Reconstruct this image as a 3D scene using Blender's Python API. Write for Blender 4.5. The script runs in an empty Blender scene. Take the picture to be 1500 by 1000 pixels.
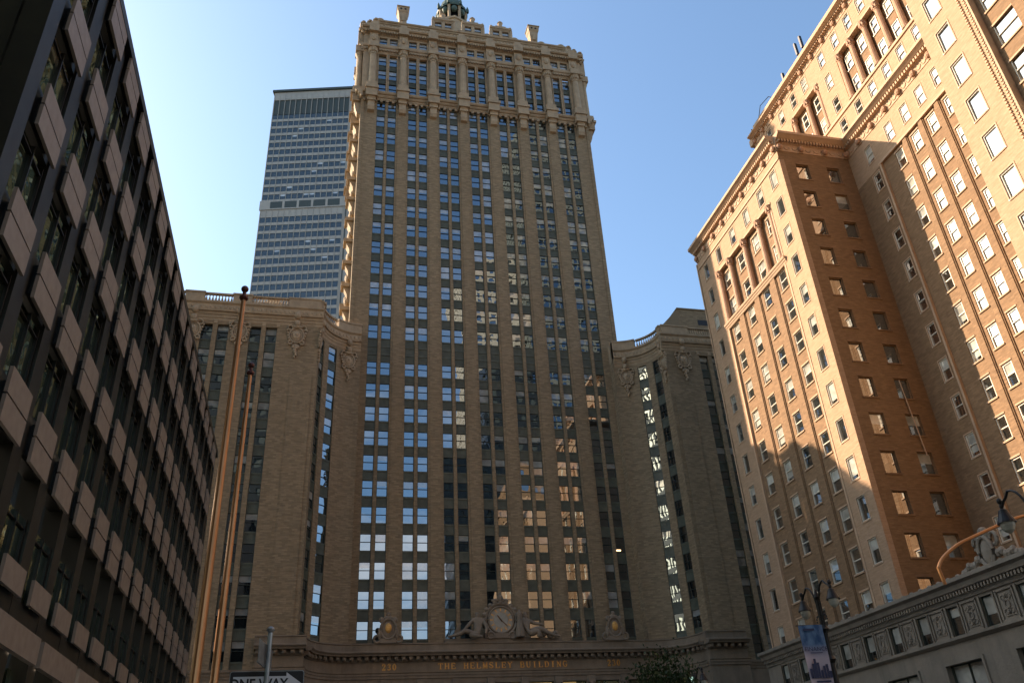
import bpy, math, random
from mathutils import Vector, Matrix
S = bpy.context.scene
C = S.collection
R = math.radians
random.seed(7)
# ---------------------------------------------------------------- camera
f_px, PITCH, ROLL, YAW, EYE = 1214.4, R(29.9367), R(-3.4859), R(14.2909), 1.6
cyw, syw, cp, sp = math.cos(YAW), math.sin(YAW), math.cos(PITCH), math.sin(PITCH)
FW = Vector((syw*cp, cyw*cp, sp)); R0 = Vector((cyw, -syw, 0)); U0 = R0.cross(FW)
RT = R0*math.cos(ROLL) + U0*math.sin(ROLL); UP = R0*(-math.sin(ROLL)) + U0*math.cos(ROLL)
cam = bpy.data.cameras.new('camera'); co = bpy.data.objects.new('camera', cam); C.objects.link(co)
co.matrix_world = Matrix(((RT.x, UP.x, -FW.x, 0), (RT.y, UP.y, -FW.y, 0), (RT.z, UP.z, -FW.z, EYE), (0, 0, 0, 1)))
cam.sensor_width = 36; cam.lens = f_px/1500*36; cam.clip_start = .1; cam.clip_end = 5000
S.camera = co
# ---------------------------------------------------------------- sky and sun
sun_dir = Vector((-8.2, 5.7, 5.8)).normalized()
el = math.asin(sun_dir.z); az = math.atan2(sun_dir.x, sun_dir.y)
w = bpy.data.worlds.new("World"); S.world = w; w.use_nodes = True
nt = w.node_tree; bgn = nt.nodes['Background']
sky = nt.nodes.new('ShaderNodeTexSky'); sky.sky_type = 'NISHITA'; sky.sun_disc = False
sky.sun_elevation = el; sky.sun_rotation = az; sky.air_density = 1.0; sky.dust_density = 1.5; sky.ozone_density = 1.3
tint = nt.nodes.new('ShaderNodeVectorMath'); tint.operation = 'MULTIPLY'; tint.inputs[1].default_value = (.90, 1.0, 1.02)
nt.links.new(sky.outputs[0], tint.inputs[0]); # thin clouds low in the sky on the side behind the viewer
tc = nt.nodes.new('ShaderNodeTexCoord'); sp3 = nt.nodes.new('ShaderNodeSeparateXYZ'); nt.links.new(tc.outputs['Generated'], sp3.inputs[0])
mpn = nt.nodes.new('ShaderNodeMapping'); mpn.inputs['Scale'].default_value = (1, 1, 3.2); nt.links.new(tc.outputs['Generated'], mpn.inputs[0])
cn_ = nt.nodes.new('ShaderNodeTexNoise'); cn_.inputs['Scale'].default_value = 3.4; cn_.inputs['Detail'].default_value = 7; cn_.inputs['Roughness'].default_value = .6; nt.links.new(mpn.outputs[0], cn_.inputs['Vector'])
c1_ = nt.nodes.new('ShaderNodeMapRange'); c1_.inputs['From Min'].default_value = .44; c1_.inputs['From Max'].default_value = .66; nt.links.new(cn_.outputs[0], c1_.inputs['Value'])
c2_ = nt.nodes.new('ShaderNodeMapRange'); c2_.inputs['From Min'].default_value = .05; c2_.inputs['From Max'].default_value = -.35; nt.links.new(sp3.outputs[1], c2_.inputs['Value'])
c3_ = nt.nodes.new('ShaderNodeMapRange'); c3_.inputs['From Min'].default_value = .62; c3_.inputs['From Max'].default_value = .30; c3_.inputs['To Max'].default_value = .85; nt.links.new(sp3.outputs[2], c3_.inputs['Value'])
m1_ = nt.nodes.new('ShaderNodeMath'); m1_.operation = 'MULTIPLY'; nt.links.new(c1_.outputs[0], m1_.inputs[0]); nt.links.new(c2_.outputs[0], m1_.inputs[1])
m2_ = nt.nodes.new('ShaderNodeMath'); m2_.operation = 'MULTIPLY'; nt.links.new(m1_.outputs[0], m2_.inputs[0]); nt.links.new(c3_.outputs[0], m2_.inputs[1])
mxs = nt.nodes.new('ShaderNodeMix'); mxs.data_type = 'RGBA'; nt.links.new(m2_.outputs[0], mxs.inputs[0]); nt.links.new(tint.outputs[0], mxs.inputs[6]); mxs.inputs[7].default_value = (6.5, 6.3, 6.3, 1)
nt.links.new(mxs.outputs[2], bgn.inputs[0]); bgn.inputs[1].default_value = 0.128
sl = bpy.data.lights.new('sun', 'SUN'); sl.energy = 5.0; sl.angle = R(.5); sl.color = (1, .765, .56)
so = bpy.data.objects.new('sun', sl); C.objects.link(so); so.rotation_euler = (-sun_dir).to_track_quat('-Z', 'Y').to_euler()
so.location = (0, 0, 300)
S.view_settings.view_transform = 'Standard'; S.view_settings.look = 'None'; S.view_settings.gamma = 1
S.view_settings.exposure = 1.3
# ---------------------------------------------------------------- materials
def nmat(name, base=(.5,.5,.5), rough=.8, metal=0, spec=.3):
    m = bpy.data.materials.new(name); m.use_nodes = True
    b = m.node_tree.nodes['Principled BSDF']
    b.inputs['Base Color'].default_value = (*base, 1); b.inputs['Roughness'].default_value = rough
    b.inputs['Metallic'].default_value = metal; b.inputs['Specular IOR Level'].default_value = spec
    return m, m.node_tree, b
def N(nt, t, **kw):
    n = nt.nodes.new(t)
    for k, v in kw.items(): setattr(n, k, v)
    return n
def mixc(nt, fac, a, b, mode='MIX'):
    n = N(nt, 'ShaderNodeMix', data_type='RGBA', blend_type=mode)
    for s, v in ((n.inputs[0], fac), (n.inputs[6], a), (n.inputs[7], b)):
        if isinstance(v, (int, float)): s.default_value = v
        elif isinstance(v, tuple): s.default_value = (*v, 1)
        else: nt.links.new(v, s)
    return n.outputs[2]
def noise(nt, vec, scale, detail=3, sc3=None, rough=.5):
    if sc3:
        mp = N(nt, 'ShaderNodeMapping'); mp.inputs['Scale'].default_value = sc3; nt.links.new(vec, mp.inputs[0]); vec = mp.outputs[0]
    n = N(nt, 'ShaderNodeTexNoise'); n.inputs['Scale'].default_value = scale; n.inputs['Detail'].default_value = detail
    n.inputs['Roughness'].default_value = rough; nt.links.new(vec, n.inputs['Vector']); return n.outputs[0]
def ramp(nt, fac, p0, p1, c0=(0,0,0), c1=(1,1,1)):
    r = N(nt, 'ShaderNodeValToRGB'); e = r.color_ramp.elements
    e[0].position = p0; e[1].position = p1; e[0].color = (*c0, 1); e[1].color = (*c1, 1)
    nt.links.new(fac, r.inputs[0]); return r.outputs[0]
def brick(name, c1, c2, mortar, bw=.6, bh=.2, grime=.35, bump=.35, rough=.85):
    m, nt, b = nmat(name, c1, rough)
    uv = N(nt, 'ShaderNodeUVMap').outputs[0]; geo = N(nt, 'ShaderNodeNewGeometry')
    br = N(nt, 'ShaderNodeTexBrick'); nt.links.new(uv, br.inputs[0])
    br.inputs['Color1'].default_value = (*c1, 1); br.inputs['Color2'].default_value = (*c2, 1); br.inputs['Mortar'].default_value = (*mortar, 1)
    br.inputs['Scale'].default_value = 1; br.inputs['Brick Width'].default_value = bw; br.inputs['Row Height'].default_value = bh
    br.inputs['Mortar Size'].default_value = .016; br.inputs['Bias'].default_value = -.1
    st = noise(nt, uv, 1, 4, (1.3, 7.5, 1), .65)              # courses of uneven brick
    col = mixc(nt, ramp(nt, st, .3, .72), br.outputs[0], mixc(nt, .5, br.outputs[0], (c2[0]*.5, c2[1]*.5, c2[2]*.5)))
    big = noise(nt, geo.outputs['Position'], .09, 5, (1, 1, .35), .6)
    col = mixc(nt, ramp(nt, big, .42, .8, (0, 0, 0), (grime, grime, grime)), col, (c1[0]*.45, c1[1]*.43, c1[2]*.42))
    nt.links.new(col, b.inputs['Base Color'])
    bp = N(nt, 'ShaderNodeBump'); bp.inputs['Strength'].default_value = bump; bp.inputs['Distance'].default_value = .04
    nt.links.new(st, bp.inputs['Height']); nt.links.new(bp.outputs[0], b.inputs['Normal'])
    return m
def stone(name, c, var=.3, scale=.8, rough=.8, bump=.3, streak=.4):
    m, nt, b = nmat(name, c, rough)
    geo = N(nt, 'ShaderNodeNewGeometry').outputs['Position']
    n1 = noise(nt, geo, scale, 6, None, .65); n2 = noise(nt, geo, 1, 4, (1.1, 1.1, .12), .6)
    col = mixc(nt, ramp(nt, n1, .3, .75), c, (c[0]*(1-var), c[1]*(1-var), c[2]*(1-var)))
    col = mixc(nt, ramp(nt, n2, .5, .8, (0, 0, 0), (streak,)*3), col, (c[0]*.35, c[1]*.34, c[2]*.33))
    nt.links.new(col, b.inputs['Base Color'])
    n3 = noise(nt, geo, 7, 4)
    bp = N(nt, 'ShaderNodeBump'); bp.inputs['Strength'].default_value = bump; bp.inputs['Distance'].default_value = .05
    nt.links.new(n3, bp.inputs['Height']); nt.links.new(bp.outputs[0], b.inputs['Normal'])
    return m
def paint(name, c, rough=.5, metal=0, var=.15, scale=3, spec=.4):
    m, nt, b = nmat(name, c, rough, metal, spec)
    geo = N(nt, 'ShaderNodeNewGeometry').outputs['Position']
    n1 = noise(nt, geo, scale, 5)
    nt.links.new(mixc(nt, ramp(nt, n1, .35, .7), c, tuple(x*(1-var) for x in c)), b.inputs['Base Color'])
    nt.links.new(ramp(nt, n1, .2, .9, (rough*.8,)*3, (min(1, rough*1.2),)*3), b.inputs['Roughness'])
    return m
def glass(name, body, refl=.3, wob=.06, wscale=.5, rough=.015, tint=(.95, .97, 1)):
    """dark room seen behind a reflecting pane"""
    m = bpy.data.materials.new(name); m.use_nodes = True; nt = m.node_tree; nt.nodes.remove(nt.nodes['Principled BSDF'])
    out = nt.nodes['Material Output']
    geo = N(nt, 'ShaderNodeNewGeometry').outputs['Position']
    d = N(nt, 'ShaderNodeBsdfDiffuse'); g = N(nt, 'ShaderNodeBsdfGlossy'); g.inputs['Roughness'].default_value = rough
    g.inputs['Color'].default_value = (*tint, 1)
    n0 = noise(nt, geo, .7, 3)
    nt.links.new(mixc(nt, ramp(nt, n0, .35, .7), body, tuple(x*.45 for x in body)), d.inputs['Color'])
    bp = N(nt, 'ShaderNodeBump'); bp.inputs['Strength'].default_value = wob; bp.inputs['Distance'].default_value = .3
    nt.links.new(noise(nt, geo, wscale, 2), bp.inputs['Height']); nt.links.new(bp.outputs[0], g.inputs['Normal'])
    fr = N(nt, 'ShaderNodeFresnel'); fr.inputs['IOR'].default_value = 1.6
    mr = N(nt, 'ShaderNodeMapRange'); mr.inputs['To Min'].default_value = refl; nt.links.new(fr.outputs[0], mr.inputs['Value'])
    mx = N(nt, 'ShaderNodeMixShader'); nt.links.new(mr.outputs[0], mx.inputs[0]); nt.links.new(d.outputs[0], mx.inputs[1]); nt.links.new(g.outputs[0], mx.inputs[2])
    nt.links.new(mx.outputs[0], out.inputs[0]); return m
M = dict(
 hbrick=brick('buff_brick', (.36, .268, .16), (.22, .162, .095), (.28, .215, .135), .62, .21, .3, .9),
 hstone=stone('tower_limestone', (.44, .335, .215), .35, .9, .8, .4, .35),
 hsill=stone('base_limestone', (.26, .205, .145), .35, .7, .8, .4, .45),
 hspan=paint('green_spandrel', (.095, .105, .075), .55, 0, .25, 1.5),
 hframe=paint('dark_green_sash', (.035, .045, .032), .5),
 hglass=glass('tower_glass', (.012, .016, .018), .24, .03, .35, .01, (.78, .9, 1)),
 blind=glass('glass_over_blind', (.36, .37, .34), .16, .03, .35),
 copper=stone('green_copper', (.085, .13, .105), .4, 1.5, .6, .3, .4),
 gold=paint('gilding', (.72, .38, .10), .42, .35, .25, 6),
 handm=paint('dark_gilt', (.16, .08, .03), .5), dial=paint('dial_white', (.34, .32, .26), .5, 0, .2),
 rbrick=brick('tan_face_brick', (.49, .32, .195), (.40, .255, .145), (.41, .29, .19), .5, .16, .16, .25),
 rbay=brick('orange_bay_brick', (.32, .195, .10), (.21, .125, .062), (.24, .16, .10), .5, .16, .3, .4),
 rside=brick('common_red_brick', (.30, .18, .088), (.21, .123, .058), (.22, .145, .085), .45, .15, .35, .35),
 rstone=stone('hotel_terracotta', (.50, .34, .215), .22, 1.2, .75, .3, .2),
 rcol=stone('terracotta_column', (.46, .27, .165), .3, 2, .7, .3, .2),
 rbase=stone('grey_base_stone', (.28, .24, .185), .3, .6, .8, .4, .5),
 rframe=paint('cream_sash', (.66, .60, .48), .5),
 rglass=glass('avenue_glass', (.03, .033, .03), .36, .04, .3),
 rblind=glass('glass_over_cream_shade', (.6, .6, .52), .2, .04, .3),
 lpanel=paint('brown_granite_panel', (.28, .252, .215), .42, 0, .15, 2.5, .5),
 ldark=paint('bronze_cladding', (.022, .024, .020), .35, .2, .3, 1.2, .5),
 lblack=paint('black_steel', (.008, .008, .008), .4),
 lglass=glass('dark_tinted_glass', (.018, .022, .014), .42, .12, .5, .02, (.72, .85, .66)),
 mconc=stone('pale_concrete', (.37, .36, .325), .18, .3, .85, .1, .2),
 mglass=glass('slab_glass', (.05, .055, .055), .04, .03, .2, .03, (.8, .95, 1)),
 mdark=paint('louvre_dark', (.05, .065, .06), .6),
 bronze=paint('golden_bronze_paint', (.38, .195, .085), .33, .7, .06, 1, .6),
 ballm=paint('dark_red_ball', (.10, .035, .03), .35, .3),
 lampblk=paint('black_lamp_iron', (.008, .009, .009), .5, 0),
 lampgls=paint('frosted_lamp_glass', (.45, .48, .42), .25),
 sblack=paint('sign_black', (.012, .012, .014), .5), swhite=paint('sign_white', (.62, .65, .68), .45, 0, .06, 9),
 galv=paint('galvanised_steel', (.28, .31, .32), .4, .6, .3, 5), sgreen=paint('sign_green', (.05, .16, .14), .5),
 cream=stone('cream_stone', (.46, .42, .34), .25, .4), gridgrey=stone('grey_cladding', (.17, .18, .155), .3, .3),
 asphalt=stone('asphalt', (.055, .055, .055), .3, 3, .9, .5, .2), walk=stone('pavement_concrete', (.30, .29, .27), .2, 1.5, .9, .3, .3),
 kerb=stone('kerb_granite', (.25, .25, .24), .3, 3), white=paint('road_paint', (.6, .6, .58), .7),
 soil=stone('median_soil', (.05, .06, .03), .4, 3), bark=stone('bark', (.09, .07, .05), .4, 8, .9, .8),
 roof=stone('flat_roof', (.16, .15, .14), .3, 1),
)
lm, lnt, lb = nmat('lit_ceiling_lamp', (1, .7, .35)); lb.inputs['Emission Color'].default_value = (1, .62, .28, 1); lb.inputs['Emission Strength'].default_value = 2.2; M['lit'] = lm
M['mirror'] = glass('coated_mirror_glass', (.02, .02, .02), .75, .05, .12, .06, (1, .85, .62))
# leaves
m, nt, b = nmat('leaf_green', (.05, .10, .03), .6)
oi = N(nt, 'ShaderNodeNewGeometry'); n1 = noise(nt, oi.outputs['Position'], 1.3, 2)
nt.links.new(mixc(nt, ramp(nt, n1, .35, .65), (.018, .04, .012), (.045, .075, .025)), b.inputs['Base Color']); M['leaf'] = m
# banner print
m, nt, b = nmat('banner_print', (.2, .3, .6), .6)
uv = N(nt, 'ShaderNodeUVMap').outputs[0]; sx = N(nt, 'ShaderNodeSeparateXYZ'); nt.links.new(uv, sx.inputs[0])
cl = noise(nt, uv, 3.2, 4)
top = mixc(nt, ramp(nt, cl, .4, .62), (.03, .09, .22), (.16, .28, .46))
r = N(nt, 'ShaderNodeValToRGB'); r.color_ramp.elements[0].position = .45; r.color_ramp.elements[1].position = .68; nt.links.new(sx.outputs[1], r.inputs[0])
col = mixc(nt, r.outputs[0], (.50, .46, .54), top)
nt.links.new(col, b.inputs['Base Color']); M['banner'] = m
M['navy'] = paint('banner_navy', (.02, .035, .10), .6)
# ---------------------------------------------------------------- mesh builder
class MB:
    def __init__(s): s.v = []; s.f = []; s.m = []; s.uv = []; s.sm = []
    def face(s, pts, mi=0, uvs=None, smooth=False):
        i = len(s.v); s.v += [tuple(p) for p in pts]; s.f.append(tuple(range(i, i+len(pts)))); s.m.append(mi); s.sm.append(smooth)
        s.uv += list(uvs) if uvs else [(0, 0)]*len(pts)
    def box(s, fr, u0, u1, z0, z1, n0, n1, mi=0, seg=None):
        """box in frame coords; n1 = outer"""
        k = seg or (max(1, int(abs(u1-u0)/.5)) if getattr(fr, 'curved', False) else 1)
        for i in range(k):
            a, b_ = u0+(u1-u0)*i/k, u0+(u1-u0)*(i+1)/k
            s.face([fr(a, z0, n1), fr(b_, z0, n1), fr(b_, z1, n1), fr(a, z1, n1)], mi, [(a, z0), (b_, z0), (b_, z1), (a, z1)])
            s.face([fr(a, z0, n0), fr(b_, z0, n0), fr(b_, z0, n1), fr(a, z0, n1)], mi, [(a, n0), (b_, n0), (b_, n1), (a, n1)])
            s.face([fr(a, z1, n1), fr(b_, z1, n1), fr(b_, z1, n0), fr(a, z1, n0)], mi, [(a, n1), (b_, n1), (b_, n0), (a, n0)])
            s.face([fr(b_, z0, n0), fr(a, z0, n0), fr(a, z1, n0), fr(b_, z1, n0)], mi, [(b_, z0), (a, z0), (a, z1), (b_, z1)])
        s.face([fr(u0, z0, n0), fr(u0, z0, n1), fr(u0, z1, n1), fr(u0, z1, n0)], mi, [(n0, z0), (n1, z0), (n1, z1), (n0, z1)])
        s.face([fr(u1, z0, n1), fr(u1, z0, n0), fr(u1, z1, n0), fr(u1, z1, n1)], mi, [(n1, z0), (n0, z0), (n0, z1), (n1, z1)])
    def run(s, fr, u0, u1, prof, mi=0, seg=None):
        """extrude a profile [(n,z)...] (counter clockwise seen from u0) along u, with end caps"""
        k = seg or (max(1, int(abs(u1-u0)/.4)) if getattr(fr, 'curved', False) else 1)
        L = len(prof)
        for i in range(k):
            a, b_ = u0+(u1-u0)*i/k, u0+(u1-u0)*(i+1)/k
            for j in range(L):
                (n0, z0), (n1, z1) = prof[j], prof[(j+1) % L]
                s.face([fr(a, z0, n0), fr(b_, z0, n0), fr(b_, z1, n1), fr(a, z1, n1)], mi, [(a, z0), (b_, z0), (b_, z1), (a, z1)])
        s.face([fr(u0, z, n) for n, z in reversed(prof)], mi, [(n, z) for n, z in reversed(prof)])
        s.face([fr(u1, z, n) for n, z in prof], mi, [(n, z) for n, z in prof])
    def grid(s, fr, us, zs, hole, depth, mi=0, mr=None, n=0.):
        """wall with openings: hole(i,j) tells which cells are open; reveals go back by depth"""
        mr = mi if mr is None else mr
        nu, nz = len(us)-1, len(zs)-1
        H = [[hole(i, j) for j in range(nz)] for i in range(nu)]
        for i in range(nu):
            a, b_ = us[i], us[i+1]
            j = 0
            while j < nz:
                if not H[i][j]:
                    j2 = j
                    while j2+1 < nz and not H[i][j2+1]: j2 += 1
                    z0, z1 = zs[j], zs[j2+1]
                    k = max(1, int((b_-a)/.5)) if getattr(fr, 'curved', False) else 1
                    for q in range(k):
                        aa, bb = a+(b_-a)*q/k, a+(b_-a)*(q+1)/k
                        s.face([fr(aa, z0, n), fr(bb, z0, n), fr(bb, z1, n), fr(aa, z1, n)], mi, [(aa, z0), (bb, z0), (bb, z1), (aa, z1)])
                    j = j2+1
                else: j += 1
            for j in range(nz):
                if H[i][j]:
                    z0, z1 = zs[j], zs[j+1]; d = n-depth
                    if i == 0 or not H[i-1][j]: s.face([fr(a, z0, n), fr(a, z0, d), fr(a, z1, d), fr(a, z1, n)], mr, [(0, z0), (depth, z0), (depth, z1), (0, z1)])
                    if i == nu-1 or not H[i+1][j]: s.face([fr(b_, z0, d), fr(b_, z0, n), fr(b_, z1, n), fr(b_, z1, d)], mr, [(0, z0), (depth, z0), (depth, z1), (0, z1)])
                    if j == 0 or not H[i][j-1]: s.face([fr(a, z0, n), fr(b_, z0, n), fr(b_, z0, d), fr(a, z0, d)], mr, [(a, 0), (b_, 0), (b_, depth), (a, depth)])
                    if j == nz-1 or not H[i][j+1]: s.face([fr(a, z1, d), fr(b_, z1, d), fr(b_, z1, n), fr(a, z1, n)], mr, [(a, 0), (b_, 0), (b_, depth), (a, depth)])
    def tube(s, pts, rad, sides=10, mi=0, cap=True):
        rad = rad if isinstance(rad, (list, tuple)) else [rad]*len(pts)
        P = [Vector(p) for p in pts]; rings = []
        up = Vector((0, 0, 1))
        for i, p in enumerate(P):
            t = (P[min(i+1, len(P)-1)]-P[max(i-1, 0)]).normalized()
            a = t.cross(up) if abs(t.dot(up)) < .99 else Vector((1, 0, 0))
            a.normalize(); b_ = t.cross(a).normalized()
            rings.append([p+(a*math.cos(2*math.pi*k/sides)+b_*math.sin(2*math.pi*k/sides))*rad[i] for k in range(sides)])
        for i in range(len(P)-1):
            for k in range(sides):
                k2 = (k+1) % sides
                s.face([rings[i][k], rings[i][k2], rings[i+1][k2], rings[i+1][k]], mi, None, True)
        if cap:
            s.face(rings[0][::-1], mi); s.face(rings[-1], mi)
    def lathe(s, c, prof, sides=12, mi=0, a0=0, a1=2*math.pi, smooth=True):
        """prof [(r,z)] about vertical axis at c=(x,y,z)"""
        for i in range(len(prof)-1):
            (r0, z0), (r1, z1) = prof[i], prof[i+1]
            for k in range(sides):
                t0, t1 = a0+(a1-a0)*k/sides, a0+(a1-a0)*(k+1)/sides
                s.face([(c[0]+r*math.cos(t), c[1]+r*math.sin(t), c[2]+z) for r, z, t in ((r0, z0, t0), (r0, z0, t1), (r1, z1, t1), (r1, z1, t0))], mi, None, smooth)
    def blob(s, c, rx, ry, rz, mi=0, fr=None, nu=10, nv=6):
        """ellipsoid; in frame coords (u,z,n) when fr is given (rx along u, ry along n)"""
        def P(a, b_):
            x, y, z = rx*math.cos(a)*math.cos(b_), ry*math.sin(a)*math.cos(b_), rz*math.sin(b_)
            return fr(c[0]+x, c[1]+z, c[2]+y) if fr else (c[0]+x, c[1]+y, c[2]+z)
        for i in range(nu):
            for j in range(nv):
                a, a2 = 2*math.pi*i/nu, 2*math.pi*(i+1)/nu; b_, b2 = -math.pi/2+math.pi*j/nv, -math.pi/2+math.pi*(j+1)/nv
                s.face([P(a, b_), P(a2, b_), P(a2, b2), P(a, b2)], mi, None, True)
    def ring(s, fr, u, z, n, ru, rz, t, mi=0, k=20, a0=0, a1=2*math.pi):
        """oval moulding lying on a wall"""
        pts = [fr(u+ru*math.cos(a0+(a1-a0)*i/k), z+rz*math.sin(a0+(a1-a0)*i/k), n) for i in range(k+1)]
        s.tube(pts, t, 6, mi, False)
    def build(s, name, mats, parent=None, loc=None, label=None, kind=None, link=True):
        me = bpy.data.meshes.new(name); me.from_pydata(s.v, [], s.f)
        for mm in (mats if isinstance(mats, list) else [mats]): me.materials.append(M[mm] if isinstance(mm, str) else mm)
        me.polygons.foreach_set('material_index', s.m); me.polygons.foreach_set('use_smooth', s.sm)
        ul = me.uv_layers.new(name='UVMap'); flat = [c for uv in s.uv for c in uv]; ul.data.foreach_set('uv', flat)
        me.update()
        o = bpy.data.objects.new(name, me)
        if link: C.objects.link(o)
        if parent: o.parent = parent
        if loc: o.location = loc
        if label: o['label'] = label
        if kind: o['kind'] = kind
        return o
def flat(ox, oy, ang):
    c, s_ = math.cos(ang), math.sin(ang)
    def fr(u, z, n): return (ox+c*u+s_*n, oy+s_*u-c*n, z)
    fr.ang = lambda u: ang
    return fr
def arcL(cx, cy, r):
    def fr(u, z, n): t = u/r; return (cx-(r-n)*math.cos(t), cy+(r-n)*math.sin(t), z)
    fr.curved = True; fr.ang = lambda u: math.pi/2-u/r; return fr
def arcR(cx, cy, r):
    def fr(u, z, n): t = u/r; return (cx+(r-n)*math.sin(t), cy+(r-n)*math.cos(t), z)
    fr.curved = True; fr.ang = lambda u: -u/r; return fr
def thing(name, label, cat, loc=(0, 0, 0), group=None, rz=0):
    o = bpy.data.objects.new(name, None); C.objects.link(o); o.location = loc; o.rotation_euler = (0, 0, rz); o.empty_display_size = .5
    o['label'] = label; o['category'] = cat
    if group: o['group'] = group
    return o
def tag(o, label, cat, group=None):
    o['label'] = label; o['category'] = cat
    if group: o['group'] = group
    return o
def struct(o): o['kind'] = 'structure'; return o
def proj(p):
    v = Vector(p)-Vector((0, 0, EYE)); d = v.dot(FW)
    if d < .5: return None
    return 750+f_px*v.dot(RT)/d, 500-f_px*v.dot(UP)/d
def lerp_tab(y, tab):
    for (y0, x0), (y1, x1) in zip(tab, tab[1:]):
        if y0 <= y <= y1: return x0+(x1-x0)*(y-y0)/(y1-y0)
    return tab[-1][1]
LEFT = [(-1e4, 150), (0, 187), (300, 243), (625, 310), (650, 318), (1000, 286), (1e4, 250)]
RIGHT = [(-1e4, 1250), (0, 1245), (207, 1105), (369, 1018), (500, 1046), (961, 1130), (1e4, 1140)]
def vis_center(p): return LEFT and lerp_tab(p[1], LEFT) < p[0] < lerp_tab(p[1], RIGHT)
# ---- window templates: local x = along the wall, -y = outward, z up
def win_tpl(w, h, mats, kind='hung', fw=.07, dep=.12, blind=0., sill=0):
    """returns (frame MB, pane MB, frame mats, pane mats); mats=(frame, glass, blind)"""
    lf = flat(0, 0, 0); F = MB(); G = MB()
    F.box(lf, -w/2, -w/2+fw, 0, h, -dep, 0); F.box(lf, w/2-fw, w/2, 0, h, -dep, 0)
    F.box(lf, -w/2+fw, w/2-fw, 0, fw, -dep, -.005); F.box(lf, -w/2+fw, w/2-fw, h-fw, h, -dep, -.005)
    zm = h*.52
    if kind == 'hung':
        F.box(lf, -w/2+fw, w/2-fw, zm-fw*.45, zm+fw*.45, -dep, -.01)
    elif kind == 'mid':
        F.box(lf, -fw*.4, fw*.4, fw, h-fw, -dep, -.01)
    if sill: F.box(lf, -w/2-.06, w/2+.06, -sill, 0, -dep, .1)
    zb = h*(1-blind)
    def q(z0, z1, n, mi):
        G.face([lf(-w/2+fw*.5, z0, n), lf(w/2-fw*.5, z0, n), lf(w/2-fw*.5, z1, n), lf(-w/2+fw*.5, z1, n)], mi)
    lo = -dep+.01 if kind != 'hung' else -dep+.01
    if kind == 'hung':
        for z0, z1, n in ((fw, zm, -dep+.005), (zm, h-fw, -dep+.04)):
            if zb <= z0: q(z0, z1, n, 1)
            elif zb >= z1: q(z0, z1, n, 0)
            else: q(z0, zb, n, 0); q(zb, z1, n, 1)
    else:
        if zb < h-fw: q(fw, max(zb, fw), lo, 0); q(max(zb, fw), h-fw, lo, 1)
        else: q(fw, h-fw, lo, 0)
    return F, G, [mats[0]], [mats[1], mats[2]]
def add_tpl(dst, mb, mat4, mo):
    i = len(dst.v); dst.v += [tuple(mat4 @ Vector(p)) for p in mb.v]
    dst.f += [tuple(k+i for k in fc) for fc in mb.f]; dst.m += [k+mo for k in mb.m]; dst.uv += mb.uv; dst.sm += mb.sm
def windows(parent, tpls, pls, ok=None, name='window', jit=.004, cap=100, sub='glass_pane'):
    """pls = [(x,y,z,ang,variant,w,h)] ; the cap largest in view become parts, the rest one part"""
    def size(p):
        q = proj(p[:3]);
        if q is None or not (-30 < q[0] < 1530 and -30 < q[1] < 1030): return 0
        if ok and not ok(q): return 0
        c, s_ = math.cos(p[3]), math.sin(p[3])
        a = proj((p[0]-c*p[5]/2, p[1]-s_*p[5]/2, p[2])); b_ = proj((p[0]+c*p[5]/2, p[1]+s_*p[5]/2, p[2])); t = proj((p[0], p[1], p[2]+p[6]))
        if not (a and b_ and t): return 0
        return abs((b_[0]-a[0])*(t[1]-q[1])-(b_[1]-a[1])*(t[0]-q[0]))
    order = sorted(range(len(pls)), key=lambda i: -size(pls[i])); meshes = {}
    nind = sum(1 for i in order if size(pls[i]) > 0); nind = min(nind, cap)
    for rank, i in enumerate(order[:nind]):
        x, y, z, a, v = pls[i][:5]
        if v not in meshes:
            F, G, fm, gm = tpls[v]
            meshes[v] = (F.build(name, fm, link=False).data, G.build(sub, gm, link=False).data)
        o = bpy.data.objects.new(name, meshes[v][0]); C.objects.link(o); o.parent = parent
        o.location = (x, y, z); o.rotation_euler = (0, 0, a)
        g = bpy.data.objects.new(sub, meshes[v][1]); C.objects.link(g); g.parent = o
        g.rotation_euler = (random.gauss(0, jit), 0, random.gauss(0, jit))
    rest = order[nind:]
    if rest:
        D = MB(); t0 = next(iter(tpls.values())); mats = []; off = {}
        for v, (F, G, fm, gm) in tpls.items():
            off[v] = len(mats); mats += fm+gm
        for i in rest:
            x, y, z, a, v = pls[i][:5]; F, G, fm, gm = tpls[v]
            mt = Matrix.Translation((x, y, z)) @ Matrix.Rotation(a, 4, 'Z')
            add_tpl(D, F, mt, off[v]); add_tpl(D, G, mt @ Matrix.Rotation(random.gauss(0, jit), 4, 'X') @ Matrix.Rotation(random.gauss(0, jit), 4, 'Z'), off[v]+len(fm))
        D.build(name, mats, parent, kind='stuff')
def pickv(ws):
    r = random.random()*sum(w for _, w in ws)
    for v, w_ in ws:
        r -= w_
        if r <= 0: return v
    return ws[-1][0]
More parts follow.
